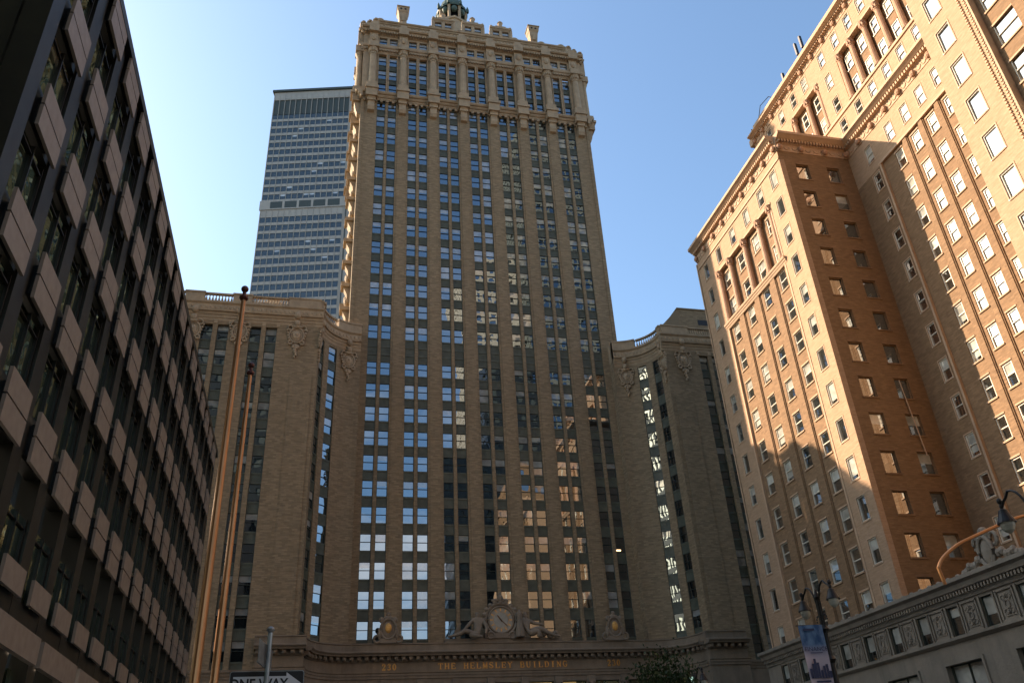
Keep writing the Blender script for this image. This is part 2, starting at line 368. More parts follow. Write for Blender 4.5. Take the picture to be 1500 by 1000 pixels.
# ================================================================ GROUND
gf = flat(0, 0, 0)
def slab(name, x0, x1, y0, y1, z0, z1, mat):
    b_ = MB(); b_.box(flat(0, y0, 0), x0, x1, z0, z1, -(y1-y0), 0); return struct(b_.build(name, mat))
g = MB(); g.face([(-1500, -1500, 0), (1500, -1500, 0), (1500, 1500, 0), (-1500, 1500, 0)]); struct(g.build('ground', 'asphalt'))
g = MB(); g.face([(-2.2, -120, .004), (38, -120, .004), (38, 92, .004), (-2.2, 92, .004)]); struct(g.build('road', 'asphalt'))
slab('pavement', -9.2, -2.4, -60, 68, 0, .14, 'walk'); slab('kerb', -2.4, -2.2, -60, 68, 0, .145, 'kerb')
slab('pavement', 38.2, 43.4, -60, 76, 0, .14, 'walk'); slab('kerb', 38, 38.2, -60, 76, 0, .145, 'kerb')
slab('median_strip', 15.6, 23.4, 12, 62, 0, .16, 'soil'); slab('kerb', 15.4, 15.6, 12, 62, 0, .2, 'kerb'); slab('kerb', 23.4, 23.6, 12, 62, 0, .2, 'kerb')
g = MB()
for k in range(24):
    for xx in (6.3, 31.0): g.face([(xx, -40+k*5, .008), (xx+.12, -40+k*5, .008), (xx+.12, -37.5+k*5, .008), (xx, -37.5+k*5, .008)])
for k in range(14): g.face([(-1+k*1.15, 8, .008), (-.5+k*1.15, 8, .008), (-.5+k*1.15, 11.2, .008), (-1+k*1.15, 11.2, .008)])
struct(g.build('road_markings', 'white'))
# ================================================================ HELMSLEY-TYPE TOWER (brown brick tower closing the avenue)
H = thing('brick_tower', 'tall brown brick tower with carved crown, green cupola and curved lower wings across the avenue', 'tower', (22, 100, 0))
def par(o): return o
Hi = H
AX = 22.0
HP = []          # window placements
frames_H = ('hframe', 'hglass', 'blind')
TW = {}
for w_, h_, tg in ((1.32, 2.1, 's'), (1.32, 2.2, 't'), (1.32, 1.45, 'u')):
    for bl in (0, .35, .5, 1.):
        TW[tg, bl] = win_tpl(w_, h_, frames_H, 'hung', .055, .12, bl)
# all children are placed in world coordinates: offset the root away again
def HB(mb, name, mats, **k):
    o = mb.build(name, mats, H, **k); o.location = (-22, -100, 0); return o
ft = flat(0, 100, 0)
pair_c = [AX+(i-3)*5.13 for i in range(7)]
lowb = [20.28+3.43*k for k in range(11)]           # sills below the blank storey
upb = [60.24+3.615*k for k in range(13)]
# tower wall: openings run the full height of each pair, piers between
us = [2.4]; strips = []
for c in pair_c:
    for d in (-.9, .9):
        strips.append(c+d)
        us += [c+d-.66, c+d+.66]
us.append(41.5)
b_ = MB(); b_.grid(ft, us, [19.0, 105.5], lambda i, j: i % 2 == 1, .34)
# shallow vertical breaks on the piers so that they do not read flat
for i in range(1, 7):
    c = (pair_c[i-1]+pair_c[i])/2; b_.box(ft, c-.72, c+.72, 19, 104.5, -.05, .1)
for c in pair_c: b_.box(ft, c-.16, c+.16, 19, 105.4, -.05, .06)
b_.box(ft, 2.4, 2.95, 0, 105.5, -.2, .1); b_.box(ft, 40.95, 41.5, 0, 105.5, -.2, .1)
fl = flat(2.4, 132, -math.pi/2)   # left flank, outward -X
fl2 = flat(41.5, 100, math.pi/2)
b_.grid(fl, [0]+[x for k in range(5) for x in (4+5.2*k, 5.3+5.2*k, 6+5.2*k, 7.3+5.2*k)]+[32], [0, 119], lambda i, j: i % 2 == 1, .34)
b_.grid(fl2, [0, 32], [0, 119], lambda i, j: False, .3)
b_.box(flat(0, 132, 0), 2.4, 41.5, 0, 118, -.5, 0)
HB(b_, 'tower_wall', 'hbrick')
def spandrels(mb, fr, u, w_, z0, z1, n, ribs=True):
    """metal panel with a sunk field and vertical ribs"""
    h_ = z1-z0
    mb.box(fr, u-w_/2, u+w_/2, z0, z0+h_*.14, n-.1, n+.07); mb.box(fr, u-w_/2, u+w_/2, z1-h_*.14, z1, n-.1, n+.07)
    mb.box(fr, u-w_/2, u+w_/2, z0+h_*.14, z1-h_*.14, n-.1, n)
    if ribs:
        for k in range(7): mb.box(fr, u-w_/2+.09+(w_-.18)*k/6-.025, u-w_/2+.09+(w_-.18)*k/6+.025, z0+h_*.2, z1-h_*.2, n-.02, n+.035)
sp_ = MB(); pn = -.24
for u in strips:
    zprev = 19.0
    for k, zb in enumerate(lowb):
        if k == 0: spandrels(sp_, ft, u, 1.32, 19.1, zb, pn, False)
        HP.append((u, 100, zb, 0, ('s', pickv([(0, 6), (.35, 2), (.5, 2), (1., .8)])), 1.3, 1.95))
        top = zb+2.1; nx = lowb[k+1] if k < 10 else None
        if nx: spandrels(sp_, ft, u, 1.32, top, nx, pn)
    spandrels(sp_, ft, u, 1.32, 56.53, 57.75, pn); spandrels(sp_, ft, u, 1.32, 57.75, 59.0, pn); spandrels(sp_, ft, u, 1.32, 59.0, 60.24, pn)
    for k, zb in enumerate(upb):
        h_ = 2.2 if k < 12 else 1.45
        HP.append((u, 100, zb, 0, (('t' if k < 12 else 'u'), pickv([(0, 5), (.35, 3), (.5, 3), (1., .8)])), 1.3, h_))
        top = zb+h_; nx = upb[k+1] if k < 12 else 105.5
        if nx-top > .1: spandrels(sp_, ft, u, 1.32, top, nx, pn, k < 12)
HP = [(x, y+.36-.14+.0, z, a, v, w_, h_) for x, y, z, a, v, w_, h_ in HP]
# ---- crown
cn = MB()
def cornice(mb, fr, u0, u1, z0, z1, out, base=0., steps=3, mi=0):
    h_ = z1-z0; prof = [(base-.2, z0)]
    for k in range(steps):
        o_ = base+out*((k+1)/steps)**1.3; prof += [(o_-out/steps*.55, z0+h_*k/steps), (o_, z0+h_*(k+.45)/steps)]
        if k == steps-1: prof.append((o_, z1))
        else: prof.append((o_, z0+h_*(k+1)/steps))
    prof.append((base-.2, z1)); mb.run(fr, u0, u1, prof, mi)
def dentils(mb, fr, u0, u1, z0, z1, n0, n1, pitch, fill=.5, mi=0):
    k = max(1, round((u1-u0)/pitch)); p = (u1-u0)/k
    for i in range(k): mb.box(fr, u0+p*(i+.5-fill/2), u0+p*(i+.5+fill/2), z0, z1, n0, n1, mi, seg=1)
colx = [AX+(i-3.5)*5.13 for i in range(8)]
cw0, cw1 = 2.4, 41.5
cornice(cn, ft, cw0-.35, cw1+.35, 105.5, 107.0, .75); dentils(cn, ft, cw0, cw1, 105.0, 105.5, 0, .3, .95, .45)
for x in colx:
    cn.box(ft, x-.95, x+.95, 105.3, 107.2, 0, 1.35); cn.box(ft, x-1.1, x+1.1, 106.9, 107.4, 0, 1.55)
    cn.run(ft, x-.55, x+.55, [(0, 102.6), (.55, 102.8), (.75, 103.4), (.7, 104.4), (1.1, 105.3), (0, 105.3)])
    cn.box(ft, x-.7, x+.7, 104.6, 105.3, 0, .95)
# colonnade wall
cus = [cw0]
for c in pair_c: cus += [c-1.56, c-.24, c+.24, c+1.56]
cus.append(cw1)
czs = [107.0, 107.7, 116.6, 119.1, 120.7, 121.2]
cwl = MB(); cwl.grid(ft, cus, czs, lambda i, j: i % 2 == 1 and j in (1, 3), .5)
flc = flat(2.4, 132, -math.pi/2)
HB(cwl, 'colonnade_wall', 'hstone')
for c in pair_c:
    for d in (-.9, .9):
        for k, zb in enumerate((107.75, 111.0, 114.3)):
            HP.append((c+d, 100.42, zb, 0, ('s', pickv([(0, 4), (.35, 3), (.5, 2)])), 1.3, 1.95))
            if k < 2: spandrels(sp_, ft, c+d, 1.32, zb+2.1, (111.0, 114.3)[k], -.4)
        HP.append((c+d, 100.2, 119.2, 0, ('u', pickv([(0, 1), (.5, 3), (1., 2)])), 1.3, 1.5))
        cn.box(ft, c+d-.78, c+d-.66, 107.7, 116.6, 0, .12); cn.box(ft, c+d+.66, c+d+.78, 107.7, 116.6, 0, .12)
HB(sp_, 'spandrel_panels', 'hspan')
for x in colx:      # engaged columns: pedestal, shaft, capital, block above
    c3 = ft(x, 0, .38); cn.box(ft, x-.85, x+.85, 107.4, 108.6, 0, 1.15)
    cn.lathe((x, 99.62, 0), [(.72, 108.6), (.72, 108.9), (.6, 109.1), (.6, 109.2), (.52, 115.6), (.62, 115.7), (.55, 115.9), (.6, 116.3), (.85, 116.9), (.8, 117.1)], 14)
    for a in range(7): t = -math.pi+a*math.pi/6; cn.blob((x+.66*math.cos(t), 99.62+.66*math.sin(t), 116.4), .16, .16, .35, nu=6, nv=4)
    cn.box(ft, x-.95, x+.95, 117.05, 117.35, 0, 1.3); cn.box(ft, x-.8, x+.8, 117.35, 118.4, 0, 1.1)
    cn.box(ft, x-.72, x+.72, 118.9, 121.2, 0, .5); cn.blob((x, 120., .5), .5, .35, .8, fr=ft)
    cn.box(ft, x-.85, x+.85, 121.2, 122.9, 0, 1.05); cn.box(ft, x-.55, x+.55, 122.9, 123.7, 0, .8)
cornice(cn, ft, cw0-.2, cw1+.2, 116.75, 118.3, .5); dentils(cn, ft, cw0, cw1, 117.1, 117.5, 0, .42, .5)
cornice(cn, ft, cw0-.4, cw1+.4, 121.2, 122.6, 1.0); dentils(cn, ft, cw0, cw1, 121.3, 121.65, 0, .75, .45)
for xe, sgn in ((cw0, -1), (cw1, 1)):      # returns along the two flanks
    fs = flat(xe, 100 if sgn > 0 else 130, math.pi/2*sgn)
    uu = (0, 30)
    cornice(cn, fs, -.8 if sgn > 0 else 0, 30 if sgn > 0 else 30.8, 105.5, 107.0, 1.0); cornice(cn, fs, uu[0], uu[1], 116.75, 118.9, .7); cornice(cn, fs, uu[0], uu[1], 121.2, 122.6, 1.0)
    for q in range(6):
        y = 101.2+q*4.9 if sgn > 0 else 101.2+q*4.9
        u = (y-100) if sgn > 0 else (130-y)
        cn.box(fs, u-.9, u+.9, 105.3, 108.6, 0, 1.4); cn.box(fs, u-1.1, u+1.1, 106.9, 107.4, 0, 1.7)
        cn.run(fs, u-.55, u+.55, [(0, 102.6), (.55, 102.8), (.75, 103.4), (1.1, 105.3), (0, 105.3)])
        p = fs(u, 0, .5); cn.lathe((p[0], p[1], 0), [(.7, 108.6), (.6, 109.1), (.52, 115.6), (.6, 116.3), (.85, 117.05)], 12)
        cn.box(fs, u-.95, u+.95, 117.05, 118.4, 0, 1.3); cn.box(fs, u-.72, u+.72, 118.9, 122.9, 0, 1.0)
# corner buttress volutes stepping up to the attic
for sgn, xe in ((-1, cw0), (1, cw1)):
    for k, (dx, z0, z1) in enumerate(((.2, 122.6, 123.8), (-.9, 122.6, 124.3), (-1.9, 122.6, 125.0))):
        xx = xe+sgn*dx
        cn.box(flat(0, 101, 0), xx-.55, xx+.55, z0, z1, -1.4, 1.2); cn.blob((xx, 100.6, z1), .65, 1.2, .45)
HB(cn, 'crown_ornament', 'hstone')
at = MB(); fa = flat(0, 101.2, 0)
ax0, ax1 = 4.5, 39.2
aus = [ax0]+[x for c in pair_c for d in (-.9, .9) for x in (c+d-.55, c+d+.55) if ax0 < c+d-.55 and c+d+.55 < ax1]+[ax1]
at.grid(fa, aus, [121, 122.95, 123.25, 125.2, 126.2], lambda i, j: i % 2 == 1 and j == 1, .4)
at.box(flat(0, 129, 0), ax0, ax1, 121, 126.2, -.3, 0)
for xe, sgn in ((ax0, -1), (ax1, 1)):
    fs = flat(xe, 101.2 if sgn > 0 else 129, math.pi/2*sgn); at.grid(fs, [0, 27.8], [121, 126.2], lambda i, j: False, .2)
cornice(at, fa, ax0-.2, ax1+.2, 125.2, 126.2, .55); dentils(at, fa, ax0, ax1, 124.35, 125.15, 0, .28, .62, .45)
at.box(fa, ax0, ax1, 123.9, 124.1, -.1, .12)
for x in [ax0+.6]+[AX+(i-3.5)*5.13 for i in range(1, 7)]+[ax1-.6]: at.blob((x, 126.4, .1), .75, .5, .45, fr=fa)
HB(at, 'attic', 'hstone')
dm = MB(); dw = MB()                      # three gabled dormers
for c in (16.45, 21.95, 27.2):
    dm.grid(fa, [c-2.0, c-1.5, c-.3, c+.3, c+1.5, c+2.0], [126.2, 126.6, 128.3, 128.7], lambda i, j: i in (1, 3) and j == 1, .25, n=.1)
    dm.box(fa, c-2.0, c+2.0, 126.2, 128.7, -3.5, -.2)
    cornice(dm, fa, c-2.1, c+2.1, 128.5, 129.0, .25, .1, 2)
    dm.run(fa, c-1.6, c+1.6, [(-.6, 129), (.3, 129), (.3, 129.25), (-.6, 129.25)]); dm.box(fa, c-1.0, c+1.0, 129.25, 129.6, -.6, .2)
    for s_ in (-1, 1): dm.blob((c+s_*1.8, 129.2, .1), .28, .28, .4, fr=fa); dm.box(fa, c+s_*1.95-.2, c+s_*1.95+.2, 126.2, 128.6, 0, .25)
    dm.lathe((c, 101.4, 0), [(.42, 129.5), (.42, 130.6), (.55, 130.7), (.3, 131.1), (0, 131.2)], 10)
    for d in (-.88, .88): HP.append((c+d, 101.2+.1, 126.7, 0, ('u', 1. if random.random() < .3 else .5), 1.15, 1.4))
for s_ in (-1, 1): dm.box(fa, 21.9+s_*2.7-.6, 21.9+s_*2.7+.6, 126.2, 127.6, -2, -1.2)
HB(dm, 'dormers', 'hstone', kind=None)
for c in (9.15, 33.6):                    # flaring chimneys with twin round openings
    k = MB(); fc = flat(0, 102, 0)
    def ringq(z, h_): return [(c-h_, 102-h_, z), (c+h_, 102-h_, z), (c+h_, 102+h_, z), (c-h_, 102+h_, z)]
    lv = [ringq(126.0, .66), ringq(127.6, .66), ringq(129.6, .82), ringq(130.0, 1.0), ringq(130.9, 1.02), ringq(130.95, 1.15), ringq(131.1, 1.15)]
    for a, b2 in zip(lv, lv[1:]):
        for q in range(4): k.face([a[q], a[(q+1) % 4], b2[(q+1) % 4], b2[q]], 0)
    for q in range(4): k.face([lv[-1][q], lv[-1][(q+1) % 4], (c, 102, 132.1)], 1)
    for d in (-.38, .38): k.tube([(c+d, 102-.7, 130.4), (c+d, 102-1.06, 130.4)], .2, 10, 2)
    k.box(flat(0, 101.2, 0), c-.3, c+.3, 127.4, 128.8, -.1, .1, 0)
    HB(k, 'chimney', ['hstone', 'copper', 'lblack'])
rf = MB()                                  # steep copper roof and cupola
q0 = [(5.5, 102.6, 126.0), (38.2, 102.6, 126.0), (38.2, 128, 126.0), (5.5, 128, 126.0)]; q1 = [(18.5, 117, 142), (24.0, 117, 142), (24.0, 121, 142), (18.5, 121, 142)]
for q in range(4): rf.face([q0[q], q0[(q+1) % 4], q1[(q+1) % 4], q1[q]])
for x in (12.2, 31.2): rf.blob((x, 102.4, 126.6), 1.3, .8, .75)
for x in (14.0, 29.9): rf.blob((x, 102.4, 126.4), .7, .6, .5)
HB(rf, 'copper_roof', 'copper')
cu = MB(); cc = (21.35, 119)
cu.lathe((*cc, 0), [(3.3, 142), (3.3, 148.5), (3.6, 148.7), (3.6, 149.2), (3.1, 149.2)], 8, 1, smooth=False)
for k in range(8):
    t = math.pi/8+k*math.pi/4; x, y = cc[0]+2.9*math.cos(t), cc[1]+2.9*math.sin(t)
    cu.lathe((x, y, 0), [(.36, 149.2), (.3, 149.6), (.3, 153.0), (.45, 153.4)], 8, 1)
    cu.lathe((x*1.0+.5*math.cos(t), y+.5*math.sin(t), 0), [(.3, 153.4), (.35, 154.2), (.1, 155.2), (0, 155.4)], 8, 0)
    t2 = k*math.pi/4; x, y = cc[0]+2.55*math.cos(t2), cc[1]+2.55*math.sin(t2)
    cu.blob((x, y, 152.6), .7, .7, .9, 0)
cu.lathe((*cc, 0), [(1.9, 149.2), (1.9, 153.2)], 8, 2)
cu.lathe((*cc, 0), [(3.3, 153.2), (3.4, 153.7), (2.9, 154.3), (2.5, 156.0), (1.7, 157.6), (1.1, 158.5), (.9, 161), (1.2, 161.4), (.3, 164), (0, 166)], 16, 0)
HB(cu, 'cupola', ['copper', 'hstone', 'lblack'])
# ornamental scrolled balconies climbing the sunlit left flank
bk = MB()
for k in range(12):
    z0 = 102.0-7.2*k*.55 if False else 101.8-4.05*k
    if z0 < 58: break
    for uu in (28.2, 22.5):
        bk.box(fl, uu-.9, uu+.9, z0+.9, z0+1.5, 0, 1.35); bk.run(fl, uu-.6, uu+.6, [(0, z0-1.9), (.45, z0-1.5), (.5, z0-.3), (1.05, z0+.9), (0, z0+.9)])
        bk.blob((uu, z0-1.4, .45), .5, .4, .7, fr=fl)
HB(bk, 'flank_consoles', 'hstone')
# ---- wings
WY = 93.0
XL, XR = -1.4, 45.4
LW = flat(0, WY, 0)
aL, aR = arcL(4.1, WY, 5.5), arcR(39.9, WY, 5.5); AL = 5.5*math.pi/2
wb = [20.28+3.43*k for k in range(11)]      # window sills of the wings (same storeys)
wlow = [16.85]+wb
ww = MB(); wp = MB(); ws = MB(); wbal = MB()
wing_pairs = [(-14.0,), (-8.2,), (-19.8,), (-25.6,), (-31.4,)]
wl_c = [-31.2, -25.45, -19.7, -13.95, -8.2]
def wing_front(fr, cs, u0, u1, zlow, zs_, ww, ws):
    us = [u0]
    for c in cs: us += [c-1.62, c-.28, c+.28, c+1.62]
    us.append(u1)
    ww.grid(fr, us, [zlow, 56.6, 58.2], lambda i, j: i % 2 == 1 and j == 0, .45)
    for c in cs:
        for d in (-.95, .95):
            for k, zb in enumerate(zs_):
                h_ = 1.95 if k < len(zs_)-1 else 2.0
                p = fr(c+d, 0, -.33); HP.append((p[0], p[1], zb, fr.ang(c+d), ('s', pickv([(0, 6), (.35, 3), (.5, 3), (1., .6)])), 1.3, h_))
                if k+1 < len(zs_): spandrels(ws, fr, c+d, 1.34, zb+2.1, zs_[k+1], -.34)
            spandrels(ws, fr, c+d, 1.34, zlow, zs_[0], -.34, False)
zsw = [17.0]+wb; zsw = zsw[:-1]+[54.55]
wL, wR, sL, sR = MB(), MB(), MB(), MB()
wing_front(LW, wl_c, -34, XL, 16.0, zsw, wL, sL)
wr_c = [2*AX-c for c in wl_c][::-1]
wing_front(LW, wr_c, XR, 78, 16.0, zsw, wR, sR)
# quoined corner piers
for x0, x1, ww in ((-5.0, XL, wL), (XR, 49.0, wR)):
    ww.box(LW, x0+.5, x1-.5, 19.3, 50, -.05, .09)
# side returns of the wings toward the avenue below the curve are the curved walls
def curve_wall(fr, us_open, ww, ws):
    us = [0]
    for a, b2 in us_open: us += [a, b2]
    us.append(AL)
    ww.grid(fr, us, [19.0, 56.6, 58.2], lambda i, j: i % 2 == 1 and j == 0, .22)
    for a, b2 in us_open:
        c = (a+b2)/2; w_ = b2-a
        for k, zb in enumerate(wb[:-1]+[54.55]):
            p = fr(c, 0, -.05); HP.append((p[0], p[1], zb, fr.ang(c), ('s', pickv([(0, 8), (.35, 2), (.5, 1.5)])), 1.3, 1.95))
            nx = (wb[:-1]+[54.55])[k+1] if k < 10 else None
            if nx: spandrels(ws, fr, c, w_, zb+2.1, nx, -.12)
        spandrels(ws, fr, c, w_, 19.1, wb[0], -.12, False)
d2 = lambda a: a/57.2958*5.5
curve_wall(aL, [(d2(15), d2(30)), (d2(41), d2(55))], wL, sL)
curve_wall(aR, [(d2(35), d2(49)), (d2(60), d2(74))], wR, sR)
# bodies behind
wL.box(flat(0, 98.5, 0), 2.2, 4.1, 0, 58.2, -2, 0); wR.box(flat(0, 98.5, 0), 39.9, 41.7, 0, 58.2, -2, 0)
wL.box(flat(0, 99.2, 0), -34, 2.35, 0, 58.0, -28, 0); wR.box(flat(0, 99.2, 0), 41.55, 78, 0, 58.0, -28, 0)
wL.box(LW, -34.0, -33.6, 0, 58.2, -7, -.01); wR.box(LW, 77.6, 78, 0, 58.2, -7, -.01)
HB(wL, 'wing_wall', 'hbrick'); HB(sL, 'spandrel_panels', 'hspan'); HB(wR, 'wing_wall', 'hbrick'); HB(sR, 'spandrel_panels', 'hspan')
# entablature + balustrade following fronts and curves
def entab(mb, fr, u0, u1, bal, ped):
    cornice(mb, fr, u0, u1, 57.0, 58.2, .35); mb.run(fr, u0, u1, [(-.2, 58.2), (.55, 58.2), (.62, 58.45), (.3, 58.5), (.3, 59.3), (.5, 59.5), (.5, 59.75), (-.4, 59.75), (-.4, 58.2)])
    k = int((u1-u0)/.55)
    for i in range(k):
        u = u0+(i+.5)*(u1-u0)/k
        mb.blob((u, 58.9, .3), .2 if i % 2 else .13, .1, .26 if i % 2 else .18, fr=fr, nu=6, nv=4)
    for a, b2 in ped:
        mb.box(fr, a, b2, 59.75, 61.0, -.35, .28); mb.box(fr, a+.3, b2-.3, 60.0, 60.75, .2, .2+.03)
        mb.box(fr, a-.06, b2+.06, 60.9, 61.12, -.4, .36)
    for a, b2 in bal:
        mb.box(fr, a, b2, 60.82, 61.05, -.2, .2)
        mb.box(fr, a, b2, 59.75, 59.92, -.2, .2)
        n = max(2, round((b2-a)/.36))
        for i in range(n):
            u = a+(b2-a)*(i+.5)/n; p = fr(u, 0, 0)
            mb.lathe((p[0], p[1], 0), [(.1, 59.9), (.14, 60.2), (.06, 60.5), (.1, 60.82)], 6)
eb = MB()
cart_u = [-5.3+.15-5.75*k for k in range(0, 6)]   # pedestal centres of the left wing
pl = [(c-1.15, c+1.15) for c in (-33.0+.1, -27.9-.4, -22.5, -16.8, -11.1)]+[(-5.4, -1.4)]
bl = [(pl[i][1], pl[i+1][0]) for i in range(len(pl)-1)]
entab(eb, LW, -34, XL+.4, bl, pl)
plr = [(2*AX-b2, 2*AX-a) for a, b2 in pl][::-1]; blr = [(2*AX-b2, 2*AX-a) for a, b2 in bl][::-1]
entab(eb, LW, XR-.4, 78, blr, plr)
entab(eb, aL, 0, AL, [(d2(10), d2(52))], [(0, d2(8)), (d2(54), AL)]); entab(eb, aR, 0, AL, [(d2(38), d2(80))], [(0, d2(36)), (d2(82), AL)])
eb.box(flat(0, 98.5, 0), 2.0, 4.1, 58.2, 61.0, -1.5, .3); eb.box(flat(0, 98.5, 0), 39.9, 42, 58.2, 61.0, -1.5, .3)
for fr, cs in ((LW, wl_c), (LW, wr_c)):       # small panels between the window heads and the cornice
    for c in cs:
        for d in (-1.75, 0, 1.75): eb.box(fr, c+d-.2, c+d+.2, 56.7, 57.6, 0, .08)
HB(eb, 'balustrade', 'hstone')
# cartouches
def cartouche(mb, fr, u, z, s_=1.):
    for r_, t in ((1.05, .14), (.75, .1)): mb.ring(fr, u, z, .14, r_*.88*s_, r_*1.05*s_, t*s_, k=18)
    mb.blob((u, z, .1), .58*s_, .28, .72*s_, fr=fr); mb.blob((u, z+.1, .3), .2, .18, .25, fr=fr)
    mb.blob((u, z+1.75*s_, .25), .42*s_, .38, .5*s_, fr=fr); mb.blob((u, z+1.25*s_, .2), .7*s_, .25, .25*s_, fr=fr); mb.blob((u, z+2.9*s_, .35), .5*s_, .4, .55*s_, fr=fr)
    mb.box(fr, u-.4*s_, u+.4*s_, z+2.1*s_, z+3.6*s_, 0, .25)
    for k in (-1, 1):
        mb.ring(fr, u+k*.85*s_, z+1.1*s_, .15, .33*s_, .33*s_, .11, k=10); mb.ring(fr, u+k*.75*s_, z-1.1*s_, .15, .26*s_, .3*s_, .1, k=10)
        for q in range(6): mb.blob((u+k*(1.25-.1*q)*s_, z+(.8-.42*q)*s_, .12), .17*s_, .15, .2*s_, fr=fr, nu=6, nv=4)
    for q in range(6): mb.blob((u+.1*math.sin(q*2.1), z-(1.55+.34*q)*s_, .13), (.36-.045*q)*s_, .2, .24*s_, fr=fr, nu=7, nv=4)
    for k in (-1, 1): mb.blob((u+k*.3*s_, z-1.7*s_, .12), .25*s_, .15, .3*s_, fr=fr, nu=6, nv=4)
for fr, u in [(LW, -27.9), (LW, -22.5), (LW, -16.5), (LW, -11.0), (LW, -4.15), (LW, 48.1), (LW, 55.1), (LW, 60.5), (aL, d2(73)), (aL, d2(4)), (aR, d2(17)), (aR, d2(85))]:
    k = MB(); cartouche(k, fr, u, 55.6 if fr is LW else 55.3, .95 if fr is LW else .9); HB(k, 'cartouche', 'hstone')
# penthouses on the wing roofs
k = MB(); k.box(flat(0, 97, 0), 50.6, 68, 58, 66.8, -9, 0)
k.face([(46.6, 97, 58), (50.6, 97, 58), (50.6, 97, 66.8), (47.6, 97, 63.6)]); k.face([(46.6, 97, 58), (47.6, 97, 63.6), (47.6, 106, 63.6), (46.6, 106, 58)]); k.face([(47.6, 97, 63.6), (50.6, 97, 66.8), (50.6, 106, 66.8), (47.6, 106, 63.6)])
k.box(flat(0, 97, 0), 50.5, 68.1, 66.8, 67.0, -9.1, .12); k.box(flat(0, 97, 0), 53.6, 56.3, 64.2, 65.1, -.2, .02, 1)
HB(k, 'penthouse', ['hbrick', 'lblack'])
k = MB(); k.box(flat(0, 95, 0), -3.1, -.9, 59.5, 62.0, -3, 0); k.box(flat(0, 95, 0), -3.25, -.75, 61.8, 62.1, -3.2, .2); k.face([(-8.6, 95, 61.3), (-6.4, 95, 61.3), (-7.0, 95, 62.3), (-8.0, 95, 62.3)]); HB(k, 'roof_block', 'hstone')
# ---- base
bs = MB(); fb = flat(0, 97.7, 0); ba, bR = arcL(4.1, WY, 4.7), arcR(39.9, WY, 4.7); BL = 4.7*math.pi/2
bus = [4.1]
nb = 9
for i in range(nb):
    c = 22+(i-4)*3.95; bus += [c-1.45, c+1.45]
bus.append(39.9)
bs.grid(fb, bus, [0, 6.0, 9.5, 15.1, 18.0], lambda i, j: i % 2 == 1 and j == 2, .5)
for a_, ob in ((ba, [(2.6, 4.9)]), (bR, [(2.4, 4.7)])): bs.grid(a_, [0, ob[0][0], ob[0][1], BL], [0, 9.5, 15.1, 18.0], lambda i, j: i == 1 and j == 1, .5)
def basecor(mb, fr, u0, u1):
    mb.run(fr, u0, u1, [(-.1, 15.7), (.12, 15.7), (.12, 16.0), (.2, 16.0), (.2, 16.2), (.28, 16.3), (-.1, 16.3)])
    mb.run(fr, u0, u1, [(-.1, 17.45), (.12, 17.45), (.2, 17.6), (-.1, 17.6)])
    mb.run(fr, u0, u1, [(-.1, 18.0), (.72, 18.0), (.78, 18.15), (.95, 18.3), (.95, 18.42), (.3, 18.42), (.22, 18.6), (.15, 18.62), (.15, 19.25), (.24, 19.3), (.24, 19.42), (-.5, 19.42), (-.5, 18.0)])
    k = max(1, round((u1-u0)/.82)); p = (u1-u0)/k
    for i in range(k):
        u = u0+p*(i+.5); mb.box(fr, u-.22, u+.22, 17.6, 18.0, 0, .5, seg=1); mb.blob((u, 17.72, .42), .24, .25, .22, fr=fr, nu=8, nv=5)
basecor(bs, fb, 4.1, 39.9); basecor(bs, ba, 0, BL); basecor(bs, bR, 0, BL)
LP = flat(0, WY-.5, 0)
for x0, x1 in ((-5.4, -.6), (44.6, 49.4)):
    bs.box(LP, x0, x1, 0, 18.0, -1.2, 0); basecor(bs, LP, x0-.2, x1+.2)
    bs.box(LP, x0-.1, x0+.0, 18.0, 19.4, -1, .2)
bs.box(flat(0, WY-.25, 0), -34, -5.4, 0, 16.0, -1.5, 0); bs.box(flat(0, WY-.25, 0), 49.4, 78, 0, 16.0, -1.5, 0)
cornice(bs, flat(0, WY-.25, 0), -34, -5.4, 15.2, 16.15, .3); cornice(bs, flat(0, WY-.25, 0), 49.4, 78, 15.2, 16.15, .3)
bs.box(flat(0, 97.5, 0), 4.1, 39.9, 18.2, 19.0, -2.6, -.3); bs.box(flat(0, 98.4, 0), 2.0, 42, 0, 19, -1.2, -1.0)
for i in range(nb-1):
    c = 22+(i-3.5)*3.95; bs.box(fb, c-.28, c+.28, 9, 15.1, 0, .15); bs.box(fb, c-.42, c+.42, 14.9, 15.6, 0, .28); bs.blob((c, 14.7, .2), .25, .15, .3, fr=fb)
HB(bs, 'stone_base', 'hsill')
k = MB()
for i in range(nb):
    c = 22+(i-4)*3.95; k.box(fb, c-1.45, c+1.45, 9.5, 15.1, -.6, -.5)
k.box(ba, 2.6, 4.9, 9.5, 15.1, -.6, -.5); k.box(bR, 2.4, 4.7, 9.5, 15.1, -.6, -.5)
for x in (55.2, 57.2): k.box(flat(0, WY-.25, 0), x, x+1.3, 11.5, 14.2, -.3, .01)
HB(k, 'base_window', 'lglass')
